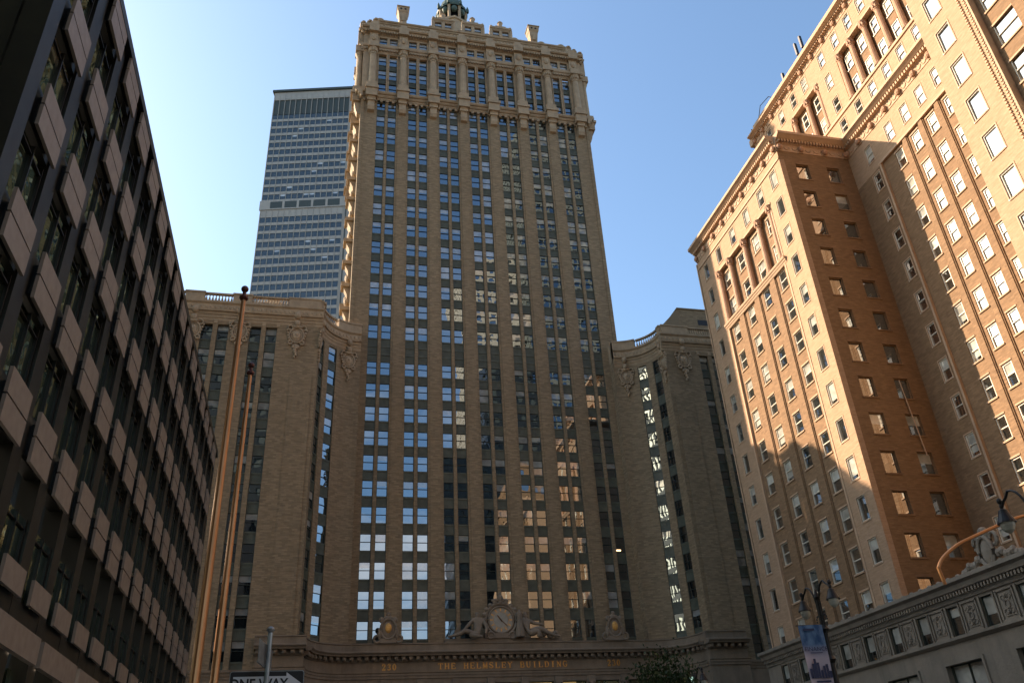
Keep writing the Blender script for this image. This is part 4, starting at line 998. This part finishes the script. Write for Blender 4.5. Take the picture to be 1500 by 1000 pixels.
# tan return of the face brick round the corner
brk.box(fBn, 0.0, .55, 13.4, 57.9, -.01, .012)
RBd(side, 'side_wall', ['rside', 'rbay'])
# recessed court wall
ru = lambda Y: 55.3-Y
rcs = [ru(52.4), ru(49.1), ru(46.7), ru(44.45), ru(42.15), ru(39.8), ru(37.4)]
zrc = [z+.5 for z in zr]; crt = MB()
wall_sq(crt, fR, 0, ru(51.6), 13.4, 54.9, [rcs[0]], zrc[:12], .98, 1.95); wall_sq(brk, fR, 0, ru(51.6), 54.9, 59.0, [rcs[0]], [zrc[12]], .98, 1.95); wall_sq(brk, fR, ru(51.6), ru(35.2), 55.15, 59.0, rcs[1:], [zrc[12]], .98, 1.95)
frame_lines(fR, [rcs[0]], zrc, .98, 1.95); frame_lines(fR, rcs[1:], [zrc[12]], .98, 1.95)
for z in zrc: rw(fR, rcs[0], z, 'rc')
for c in rcs[1:]: rw(fR, c, zrc[12], 'rc')
bay_wall(fR, ru(51.6), ru(35.2), 13.4, 55.1, rcs[1:], zrc[:12], 1.05, 'rc', -.2, .5)
rst.box(fR, ru(51.7), ru(35.2), 54.95, 55.2, -.35, .08)
# frieze + cornice of the wings and the court wall at z 59-61
def bigcor(fr, u0, u1, m=rst, z=59.0, sc=1.):
    m.run(fr, u0, u1, [(-.2, z), (.06, z), (.06, z+.9*sc), (.22, z+1.0*sc), (.22, z+1.2*sc), (.55, z+1.35*sc), (.85, z+1.6*sc), (.95, z+1.65*sc), (.95, z+1.95*sc), (-.2, z+1.95*sc)])
    dentils(m, fr, u0+.1, u1-.1, z+1.0*sc, z+1.33*sc, .2, .5, .34, .55)
    k_ = max(1, round((u1-u0)/2.35)); p = (u1-u0)/k_
    for i in range(k_+1):
        u = min(max(u0+p*i, u0+.3), u1-.3); rc_.blob((u, z+.42, .2), .34, .26, .36, fr=fr, nu=8, nv=5); m.ring(fr, u, z+.42, .08, .4, .42, .05, k=12)
        if i < k_:
            for d in (.33, .67): m.ring(fr, u+p*d, z+.55, .08, .3, .32, .055, k=8, a0=math.pi, a1=2*math.pi)
bigcor(fW, 0, 19.9); bigcor(fBn, 0, 8.2); bigcor(fR, 0, 20.1); bigcor(fN, 0, 30)
rst.box(flat(0, 55.3, 0), 43.0, 51.2, 60.9, 61.2, -19.9, -.3)
rst.box(flat(43, 75.4, 0), 0, 8.2, 13.4, 59, -.2, 0)
# upper block
uu_ = lambda Y: 69.5-Y
su = [uu_(y) for y in (66.3, 63.3, 60.55, 58.05, 54.4, 51.7, 49.25, 46.95, 44.6, 42.2, 39.8, 37.4, 35, 32.6)]
mu = [uu_(y) for y in (57.4, 54.3, 51.6, 49.2, 46.85, 44.6, 42.2, 39.8)]
wall_sq(brk, fU, 0, uu_(30), 61, 64.25, mu, [61.75], .98, 1.95, .2); frame_lines(fU, mu, [61.75], .98, 1.95)
wall_sq(brk, fU, uu_(56.1), uu_(52.4), 64.25, 71.2, [uu_(54.3)], [64.9, 68.35], .98, 1.95, .2)
brk.grid(fU, [0, uu_(62.0)], [64.25, 71.2], lambda i, j: False, .6)
for a_, b_ in ((uu_(62.0), uu_(56.1)), (uu_(52.4), uu_(30))): brk.grid(fU, [a_, b_], [64.25, 64.45, 70.9, 71.2], lambda i, j: j == 1, .6)
wall_sq(brk, fU, 0, uu_(30), 71.2, 74.5, su, [71.85], 1.0, 1.95, .2); frame_lines(fU, su, [71.85], 1.0, 1.95)
for c in su: rw(fU, c, 71.85, 'rc')
for z in (64.9, 68.35):
    rw(fU, uu_(54.3), z, 'rc'); frame_lines(fU, [uu_(54.3)], [z], .98, 1.95)
for c in mu: rw(fU, c, 61.75, 'rc', bl=0)
rst.box(fU, 0, uu_(30), 64.1, 64.4, -.05, .14)
cu1 = [uu_(y) for y in (51.15, 48.8, 46.55, 44.3, 42.0, 39.7, 37.4, 35)]
for c in cu1+[uu_(57.4), uu_(60.0)]:
    for z in (64.9, 68.1): rw(fU, c, z, 'rc', -.4)
    bay.box(fU, c-.55, c+.55, 66.9, 68.0, -.6, -.4)
for a, b2 in ((uu_(62.0), uu_(56.1)), (uu_(52.4), uu_(30))):
    bay.box(fU, a, b2, 64.4, 71, -.9, -.6)
    rst.box(fU, a, b2, 70.85, 71.05, -.5, .1)
for y in (61.6, 58.7, 56.4, 52.1, 49.95, 47.65, 45.4, 43.15, 40.9, 38.6, 36.3): column(rc_, fU(uu_(y), 0, -.2), 64.5, 70.85, .32)
bigcor(fU, 0, uu_(30), z=74.2, sc=.6)
rst.box(fU, .3, uu_(30), 75.3, 77.2, -.5, -.1)
for i in range(16):
    for q in range(3): rc_.box(fU, 4+i*2.3+q*.35, 4.15+i*2.3+q*.35, 75.9, 76.7, -.12, -.07)
brk.box(flat(51.2, 69.5, 0), 0, 30, 60, 77, -.1, 0); brk.face([fU(0, 61, 0), fU(0, 77, 0), (75, 69.5, 77), (75, 69.5, 61)])
rst.box(flat(51.2, 69.5, 0), -.3, 12, 74.4, 75.4, -.7, 0); brk.face([fU(uu_(30), 61, -.01), fU(uu_(30), 77, -.01), (75, 30, 77), (75, 30, 61)])
brk.face([(51.2, 69.5, 61), (51.2, 69.5, 77), (51.25, 69.5, 77), (51.25, 69.5, 61)])
rst.face([(51.3, 30, 76), (75, 30, 76), (75, 69.4, 76), (51.3, 69.4, 76)])
# near wing
nu_ = lambda Y: 35.2-Y
zn = [z+.35 for z in zr]
wall_sq(brk, fN, 0, nu_(31.4), 13.4, 59.0, [nu_(33.4)], zn, 1.3, 2.05, .2); frame_lines(fN, [nu_(33.4)], zn, 1.3, 2.05)
for z in zn: rw(fN, nu_(33.4), z, 'ns')
nb_c = [nu_(29.3), nu_(26.0), nu_(22.7), nu_(19.4)]
bay_wall(fN, nu_(30.9), nu_(17.8), 13.4, 57, nb_c, zn, 2.1, 'nb', -.55, .85)
wall_sq(brk, fN, nu_(17.8), nu_(5), 13.4, 59, [nu_(15.5), nu_(12)], zn, 1.3, 2.05)
for z in zn:
    for y in (15.5, 12): rw(fN, nu_(y), z, 'ns')
for uu in (nu_(31.35), nu_(30.95)):
    for i in range(int(45/.28)): rst.box(fN, uu-.08, uu+.08, 13.4+i*.28, 13.4+i*.28+.17, 0, .12)
brk.box(fN, nu_(31.4), nu_(30.9), 13.4, 59, -.4, .02)
brk.face([fN(0, 13.4, 0), fN(0, 59, 0), (51.2, 35.2, 59), (51.2, 35.2, 13.4)])
brk.box(flat(43.6, 35, 0), 0, 8, 59, 60.5, -.1, 0)
rst.box(flat(0, 5, 0), 43.3, 51.2, 60.6, 60.9, -30, 0); brk.box(flat(0, 5, 0), 43.3, 75, 0, 60, -.2, 0)
brk.box(flat(43.2, 75.1, 0), 0, 30, 0, 60, -.1, 0)
RBd(crt, 'court_wall', 'rbay'); RBd(brk, 'face_brick_wall', 'rbrick'); RBd(bay, 'window_bay', ['rbay', 'rstone']); RBd(rst, 'cornice', 'rstone'); RBd(rc_, 'terracotta_columns', 'rcol')  # court wall gets the darker bay brick to deepen the shade of the recess
# stone base with attic storey
base = MB(); fG = flat(42.5, 76.2, -math.pi/2); gu = lambda Y: 76.2-Y
az_c = [74.2-3.27*i for i in range(20)]; az_c = [y for y in az_c if y > 8]
az_c = [72.95+0-0] ; az_c = []
y = 46.7
while y < 74: y += 3.3
while y > 8: y -= 3.3; az_c.append(y+3.3)
az_c = sorted(set(round(v, 3) for v in az_c if v < 75), reverse=True)
usb = [0]
for y in az_c: usb += [gu(y)-.6, gu(y)+.6]
usb.append(gu(6))
base.grid(fG, usb, [10.45, 10.75, 12.6, 13.3], lambda i, j: i % 2 == 1 and j == 1, .25)
bigw = [y for y in (70, 63.5, 57, 50.4, 43.8, 37.2, 30.6, 24, 17.4)]
usb2 = [0]
for y in bigw: usb2 += [gu(y)-1.75, gu(y)+1.75]
usb2.append(gu(6))
base.grid(fG, usb2, [0, 5.9, 9.1, 10.45], lambda i, j: i % 2 == 1 and j == 1, .4)
for y in bigw:
    u = gu(y); base.box(fG, u-1.95, u-1.75, 5.7, 9.3, -.05, .12); base.box(fG, u+1.75, u+1.95, 5.7, 9.3, -.05, .12); base.box(fG, u-1.75, u+1.75, 9.1, 9.3, -.05, .12)
    rw(fG, u, 5.9, 'b3', -.25)
base.run(fG, 0, gu(6), [(-.1, 10.35), (.1, 10.35), (.3, 10.5), (.3, 10.68), (-.1, 10.68)])
base.run(fG, 0, gu(6), [(-.1, 12.8), (.1, 12.8), (.15, 13.05), (.15, 13.3), (.5, 13.4), (.6, 13.7), (.85, 13.85), (.85, 14.1), (-.5, 14.1), (-.5, 12.8)])
dentils(base, fG, .1, gu(6), 13.08, 13.36, .12, .42, .3, .5)
for y in az_c:
    u = gu(y); rw(fG, u, 10.75, 'bs', -.1)
    base.box(fG, u-.72, u-.6, 10.7, 12.7, -.05, .08); base.box(fG, u+.6, u+.72, 10.7, 12.7, -.05, .08)
    c = u+1.65
    for a, b2, n in ((c-.75, c-.65, .1), (c+.65, c+.75, .1)): base.box(fG, a, b2, 10.8, 12.6, 0, n)
    base.box(fG, c-.75, c+.75, 12.55, 12.68, 0, .1); base.box(fG, c-.75, c+.75, 10.72, 10.85, 0, .1); base.box(fG, c-.5, c+.5, 11.0, 12.4, 0, .05)
    base.ring(fG, c, 11.7, .07, .2, .24, .06, k=10)
    for s_ in (-1, 1):
        for q in (-1, 1): base.ring(fG, c+s_*.25, 11.7+q*.42, .06, .15, .16, .045, k=8); base.blob((c, 11.7+q*.5, .07), .1, .07, .14, fr=fG, nu=6, nv=4)
base.box(fG, 0, 40, 13.9, 14.05, -1.2, -.4)
RBd(base, 'stone_base', 'rbase')
k = MB(); uc = gu(44.9)
k.blob((uc, 14.95, .25), .6, .35, .95, fr=fG); k.ring(fG, uc, 14.95, .5, .6, .95, .14, k=16); k.blob((uc, 16.0, .25), .7, .4, .35, fr=fG); k.blob((uc, 16.25, .25), .35, .3, .3, fr=fG)
for s_ in (-1, 1):
    k.ring(fG, uc+s_*.75, 15.6, .3, .3, .4, .14, k=10)
    for q in range(7): k.blob((uc+s_*(.8+.3*q), 14.65-.07*q+.12*math.sin(q*2), .3), .25, .25, .3, fr=fG, nu=7, nv=4)
for i in range(60): k.blob((4+i*1.0, 14.2, .3), .25, .15, .16, fr=fG, nu=6, nv=4)
RBd(k, 'roofline_cartouche', 'rbase')
k = MB(); k.tube([(48.6, 55.1, 33.0), (49.0, 55.1, 26)], .05, 6); RBd(k, 'drain_pipe', 'rstone')
n0 = set(RB.children); windows(RB, TR, RPl, ok=lambda q: q[0] > lerp_tab(q[1], RIGHT)-3, jit=.006)
for o in RB.children:
    if o not in n0: o.location = (o.location.x-50, o.location.y-55, o.location.z)
# rooftop antennas
AT = []
for i, (y, z, h_) in enumerate(((61.8, 77.2, 1.7), (58.3, 77.2, 2.9), (57.2, 77.2, 2.9))):
    k = MB(); k.tube([(0, 0, 0), (0, 0, h_)], .06, 6); k.box(flat(0, 0, 0), -.16, .16, h_*.35, h_, -.12, .12, 0)
    o = k.build('rooftop_antenna', 'lblack'); o.location = (51.9, y, z)
    tag(o, ['short dark antenna on the tan brick roof, lowest of the three', 'tall panel antenna on the tan brick roof, middle of the three', 'tall panel antenna on the tan brick roof, nearest the sky gap at right'][i], 'antenna', 'antennas on the brick roof')
k = MB(); k.tube([(51.5, 67.5, 75.3), (51.1, 67.2, 76.9), (51.1, 66.4, 78.0), (51.4, 64.8, 78.0), (51.5, 64.2, 77.2)], .05, 6)
tag(k.build('roof_davit', 'lblack'), 'thin curved davit arm bending over the far end of the tan brick roof', 'davit')
# ================================================================ BUILDINGS OUTSIDE THE FRAME (mirrored in the glass, shading the street)
def block(name, label, x0, x1, y0, y1, h_, wall, gl, pitch=3.2, fl_=3.8, ww_=1.9, wh=2.2):
    T = thing(name, label, 'building', ((x0+x1)/2, (y0+y1)/2, 0)); off = (-(x0+x1)/2, -(y0+y1)/2, 0)
    w1 = MB(); w2 = MB()
    for fr, L_ in ((flat(x0, y0, 0), x1-x0), (flat(x1, y0, math.pi/2), y1-y0), (flat(x1, y1, math.pi), x1-x0), (flat(x0, y1, -math.pi/2), y1-y0)):
        n = max(1, int(L_/pitch)); us = [0]
        for i in range(n): c = (i+.5)*L_/n; us += [c-ww_/2, c+ww_/2]
        us.append(L_); zz_ = [0]; q = int((h_-6)/fl_)
        for j in range(q): zz_ += [6+j*fl_, 6+j*fl_+wh]
        zz_.append(h_)
        w1.grid(fr, us, zz_, lambda i, j: i % 2 == 1 and j % 2 == 1, .3); w2.face([fr(0, 5, -.3), fr(L_, 5, -.3), fr(L_, h_-1, -.3), fr(0, h_-1, -.3)])
    w1.face([(x0, y0, h_), (x1, y0, h_), (x1, y1, h_), (x0, y1, h_)])
    o = w1.build('wall', wall, T); o.location = off; o = w2.build('glazing', gl, T); o.location = off
block('shading_block', 'unseen brown brick block added left of the avenue to shade the grey stone base', -58, -38, 84, 128, 79, 'hbrick', 'hglass')  # occluder added out of view, its shadow keeps the right-hand base dark
block('reflector_tower', 'unseen mirror glass tower added far left behind the viewer to throw back the sun', -172, -126, -60, -20, 235, 'gridgrey', 'mirror', 3.2, 7.6, 2.3, 5.6)  # reflector added out of view to bounce sun toward the brick tower
block('glass_office_tower', 'tall grey grid tower mirrored in the upper right windows of the brown brick tower', 76, 115, -110, -64, 275, 'gridgrey', 'hglass', 2.4, 3.9, 1.9, 2.7)
block('stone_tower', 'cream stone tower mirrored in the middle windows of the brown brick tower', 55, 79, -120, -80, 208, 'cream', 'rglass')
block('dark_block', 'dark brick block behind the viewer beside the cream tower', 40, 56, -78, -58, 112, 'ldark', 'mdark')
block('dark_slab', 'dark slab behind the viewer in front of the cream tower', 56.5, 75, -78, -60, 150, 'ldark', 'mdark')
block('avenue_block', 'golden brick block behind the viewer on the right side of the avenue', 55, 78, -44, -20, 90, 'rbay', 'rglass')
block('avenue_block_left', 'dark stone block behind the viewer on the left side of the avenue', -60, 3, -70, -20, 155, 'ldark', 'mdark')
# ================================================================ STREET FURNITURE
def flagpole(x, y, lab):
    T = thing('flagpole', lab, 'flagpole', (x, y, .14), 'bronze flagpoles on the left pavement')
    k = MB(); k.tube([(0, 0, 0), (0, 0, 3), (0, 0, 8), (0, 0, 14.1)], [.125, .12, .095, .06], 16); k.build('pole', 'bronze', T)
    k = MB(); k.lathe((0, 0, 0), [(.3, 0), (.3, .25), (.22, .45), (.16, .6)], 14); k.build('base_collar', 'bronze', T)
    k = MB(); k.lathe((0, 0, 14.08), [(.07, 0), (.12, .06), (.12, .12), (.05, .18), (.05, .26)], 12); k.build('truck', 'ballm', T)
    k = MB(); k.blob((0, 0, 14.45), 0.1, .1, .1, nu=16, nv=10); k.build('ball_finial', 'ballm', T)
    return T
flagpole(-2.37, 20.0, 'tallest looking bronze flagpole with dark red ball, left and nearest of the two')
flagpole(-2.4, 24.4, 'shorter looking bronze flagpole just right of the first, behind it')
def lamp():
    T = thing('street_lamp', 'black twin lantern lamp post', 'street lamp', (17.5, 27, .2), 'black twin lantern street lamps along the median')
    k = MB(); k.lathe((0, 0, 0), [(.32, 0), (.34, .5), (.24, .8), (.2, 1.3), (.13, 1.5), (.11, 3), (.085, 6.5), (.13, 6.55), (.13, 6.65), (.07, 6.75), (.06, 7.6), (.1, 7.7), (.02, 8.0)], 12)
    for z in (5.6, 6.6): k.lathe((0, 0, z), [(.1, -.12), (.17, 0), (.1, .12)], 10)
    k.build('post', 'lampblk', T)
    for s_ in (1, -1):
        k = MB(); pts = []
        for i in range(13):
            t = math.pi*i/12; pts.append((0, s_*(.52-.52*math.cos(t)), 7.15+1.0*math.sin(t)**.8*(1 if i < 7 else .9)))
        pts = [(0, s_*.05, 6.0), (0, s_*.1, 6.6)]+[(0, s_*.1+p[1]*.92, p[2]) for p in pts[1:10]]
        pts.append((0, pts[-1][1]+s_*.03, 7.95)); k.tube(pts, .035, 8)
        e_ = pts[-1]
        for i in range(8):
            t = i/7*3.6; k.blob((0, s_*(.2+.13*math.cos(t)), 6.9+.18*math.sin(t)), .025, .04, .04, nu=6, nv=4)
        k.blob((0, e_[1], e_[2]+.05), .07, .07, .09); k.build('crook_arm', 'lampblk', T)
        k = MB(); c = (0, e_[1], 0)
        k.lathe(c, [(.03, 7.95), (.05, 7.86), (.04, 7.8), (.11, 7.75), (.135, 7.66), (.18, 7.55), (.225, 7.45), (.235, 7.41), (.19, 7.41)], 16); h1 = k.build('lantern_hood', 'lampblk', T)
        k = MB(); k.lathe(c, [(.18, 7.42), (.175, 7.33), (.13, 7.22), (.05, 7.15), (0, 7.14)], 16); k.build('lantern_glass', 'lampgls', h1)
    return T
def copy_tree(o, parent=None):
    c = o.copy(); C.objects.link(c); c.parent = parent
    for ch in list(o.children): copy_tree(ch, c)
    return c
l1 = lamp(); l1['label'] = 'black twin lantern lamp post that carries the blue banner'
l2 = copy_tree(l1); l2.location = (17.5, 16.75, .2); l2['label'] = 'black lamp post at the right edge, its lantern over the golden arm'
l3 = copy_tree(l1); l3.location = (20.6, 44.9, -.1+.2); l3['label'] = 'farthest black twin lantern lamp post, beside the street tree'
# banner hanging on the lamp post
BN = thing('street_banner', 'blue and white cloth banner with a skyline hanging from the black lamp post', 'banner', (17.5, 27, 0))
k = MB(); f7 = flat(-.98, -.02, -R(8))
nx, nz = 8, 24
for i in range(nx):
    for j in range(nz):
        q = []
        for a, c in ((i, j), (i+1, j), (i+1, j+1), (i, j+1)):
            u, z = a/nx*.82, 4.98+c/nz*1.95; q.append(f7(u, z, .05*math.sin(u*5+z*1.6)))
        k.face(q, 0, [(a/nx, c/nz) for a, c in ((i, j), (i+1, j), (i+1, j+1), (i, j+1))], True)
k.build('banner_cloth', 'banner', BN)
k = MB()
for j, (x, h_) in enumerate(((.05, .5), (.15, .75), (.23, 1.0), (.32, .8), (.42, .4), (.52, .62), (.62, .7), (.71, .35))):
    k.box(f7, x, x+.085, 5.2, 5.2+h_*.62, .062, .068)
k.box(f7, .1, .5, 6.74, 6.81, .062, .068); k.box(f7, .2, .7, 5.06, 5.12, .062, .068); k.box(f7, .2, .62, 6.0, 6.025, .062, .068)
k.build('skyline_print', 'navy', BN)
t = text('FINANCE', f7(.42, 6.07, .075), .19, 'navy', BN, 'lettering', .003, 1.0, 1.05, (math.pi/2, 0, -R(8)))
k = MB(); k.tube([(0, 0, 6.95), (-1.0, .12, 6.95)], .02, 6); k.tube([(0, 0, 4.96), (-1.0, .12, 4.96)], .02, 6); k.build('bracket', 'lampblk', BN)
# golden mast arm
GA = thing('signal_mast_arm', 'golden bronze mast arm curving in from the right edge in front of the stone base', 'mast arm', (27.5, 24.5, 0))
k = MB(); k.tube([(0, 0, 0), (0, 0, 10.2)], [.16, .12], 14); k.lathe((0, 0, 0), [(.3, 0), (.3, .3), (.17, .7)], 12); k.build('mast', 'bronze', GA)
k = MB(); pts = []
tgt = [(21.2, 8.42), (21.5, 8.78), (22.2, 9.22), (22.9, 9.5), (23.9, 9.86), (24.6, 10.1), (25.3, 10.28), (26.2, 10.4), (27.0, 10.35), (27.5, 10.1)]
def crom(P, n=6):
    o_ = []
    for i in range(len(P)-1):
        p0, p1, p2, p3 = P[max(i-1, 0)], P[i], P[i+1], P[min(i+2, len(P)-1)]
        for q in range(n):
            t = q/n; o_.append(tuple(.5*((2*b)+(-a+c)*t+(2*a-5*b+4*c-d)*t*t+(-a+3*b-3*c+d)*t**3) for a, b, c, d in zip(p0, p1, p2, p3)))
    return o_+[P[-1]]
k.tube([(x-27.5, .5*(27.5-x)/6.3, z) for x, z in crom(tgt)], .06, 12); arm = k.build('curved_arm', 'bronze', GA)
k = MB(); k.tube([(21.2-27.5, .5, 8.44), (21.27-27.5, .5, 7.85)], .06, 10); k.build('arm_end', 'bronze', arm)
# ONE WAY sign and street sign on a post
SG = thing('one_way_sign', 'black and white one way arrow sign and street name blade on a steel post', 'sign', (-.53, 11.6, 0))
k = MB(); k.tube([(.02, -.05, 0), (.02, -.05, 3.86)], .03, 10); k.blob((.02, -.05, 3.9), .05, .05, .04); k.build('post', 'galv', SG)
k = MB(); f8 = flat(0, 0, 0)
def rrect(x0, x1, z0, z1, r_, n):
    pts = []
    for cx_, cz_, a0 in ((x1-r_, z0+r_, -90), (x1-r_, z1-r_, 0), (x0+r_, z1-r_, 90), (x0+r_, z0+r_, 180)):
        for q in range(5): a = R(a0+q*22.5); pts.append((cx_+r_*math.cos(a), cz_+r_*math.sin(a)))
    return pts
def plate(mb, pts, n0, n1, mi=0):
    mb.face([f8(x, z, n1) for x, z in pts], mi); mb.face([f8(x, z, n0) for x, z in pts][::-1], mi)
    for a, c in zip(pts, pts[1:]+pts[:1]): mb.face([f8(a[0], a[1], n0), f8(c[0], c[1], n0), f8(c[0], c[1], n1), f8(a[0], a[1], n1)], mi)
plate(k, rrect(-.43, .48, 3.10, 3.405, .03, 0), -.004, 0, 1); plate(k, rrect(-.422, .472, 3.107, 3.397, .025, 0), 0, .002, 0)
pl_ = k.build('sign_plate', ['sblack', 'galv'], SG)
k = MB(); plate(k, [(-.385, 3.165), (.26, 3.165), (.26, 3.125), (.45, 3.252), (.26, 3.385), (.26, 3.34), (-.385, 3.34)], .002, .004); ar = k.build('arrow', 'swhite', pl_)
t = text('ONE WAY', (-.075, -.008, 3.197), .165, 'sblack', pl_, 'lettering', .001, .92, 1.0, bold=.004)
k = MB(); f9 = flat(-.02, -.02, R(81)); k.box(f9, -.42, .42, 3.46, 3.72, -.004, .004); k.box(f9, -.42, .42, 3.44, 3.46, -.01, .01); sn = k.build('street_name_blade', 'galv', SG)
# street tree in the median
TR_ = thing('street_tree', 'small leafy green street tree beside the farthest black lamp post', 'tree', (16.9, 40.5, .16)); TR_.scale = (.95, .95, 1.2)
k = MB(); random.seed(3); tips = []
k.tube([(0, 0, 0), (.05, 0, 1.5), (0, .1, 3.0), (.05, .05, 5.2)], [.14, .11, .09, .04], 9)
for i in range(16):
    a = i*2.4; z = 2.4+i*.18; r_ = 1.9-.06*i; e_ = (r_*math.cos(a), r_*math.sin(a), z+1.3); k.tube([(0, 0, z), (e_[0]*.5, e_[1]*.5, z+.8), e_], [.05, .035, .012], 5); tips.append(e_); tips.append((e_[0]*.55, e_[1]*.55, z+.9))
k.build('trunk', 'bark', TR_)
k = MB()
for tx, ty, tz in tips+[(0, 0, 5.6), (.6, -.3, 5.3), (-.7, .2, 5.2)]:
    for i in range(170):
        p = Vector((random.gauss(0, .42)+tx, random.gauss(0, .42)+ty, random.gauss(0, .34)+tz)); d = Vector((random.gauss(0, 1), random.gauss(0, 1), random.gauss(0, 1))).normalized(); e_ = d.cross(Vector((random.random(), random.random(), random.random()))).normalized()
        s_ = random.uniform(.05, .11); k.face([p-d*s_, p+e_*s_*.5, p+d*s_, p-e_*s_*.5])
k.build('crown', 'leaf', TR_)
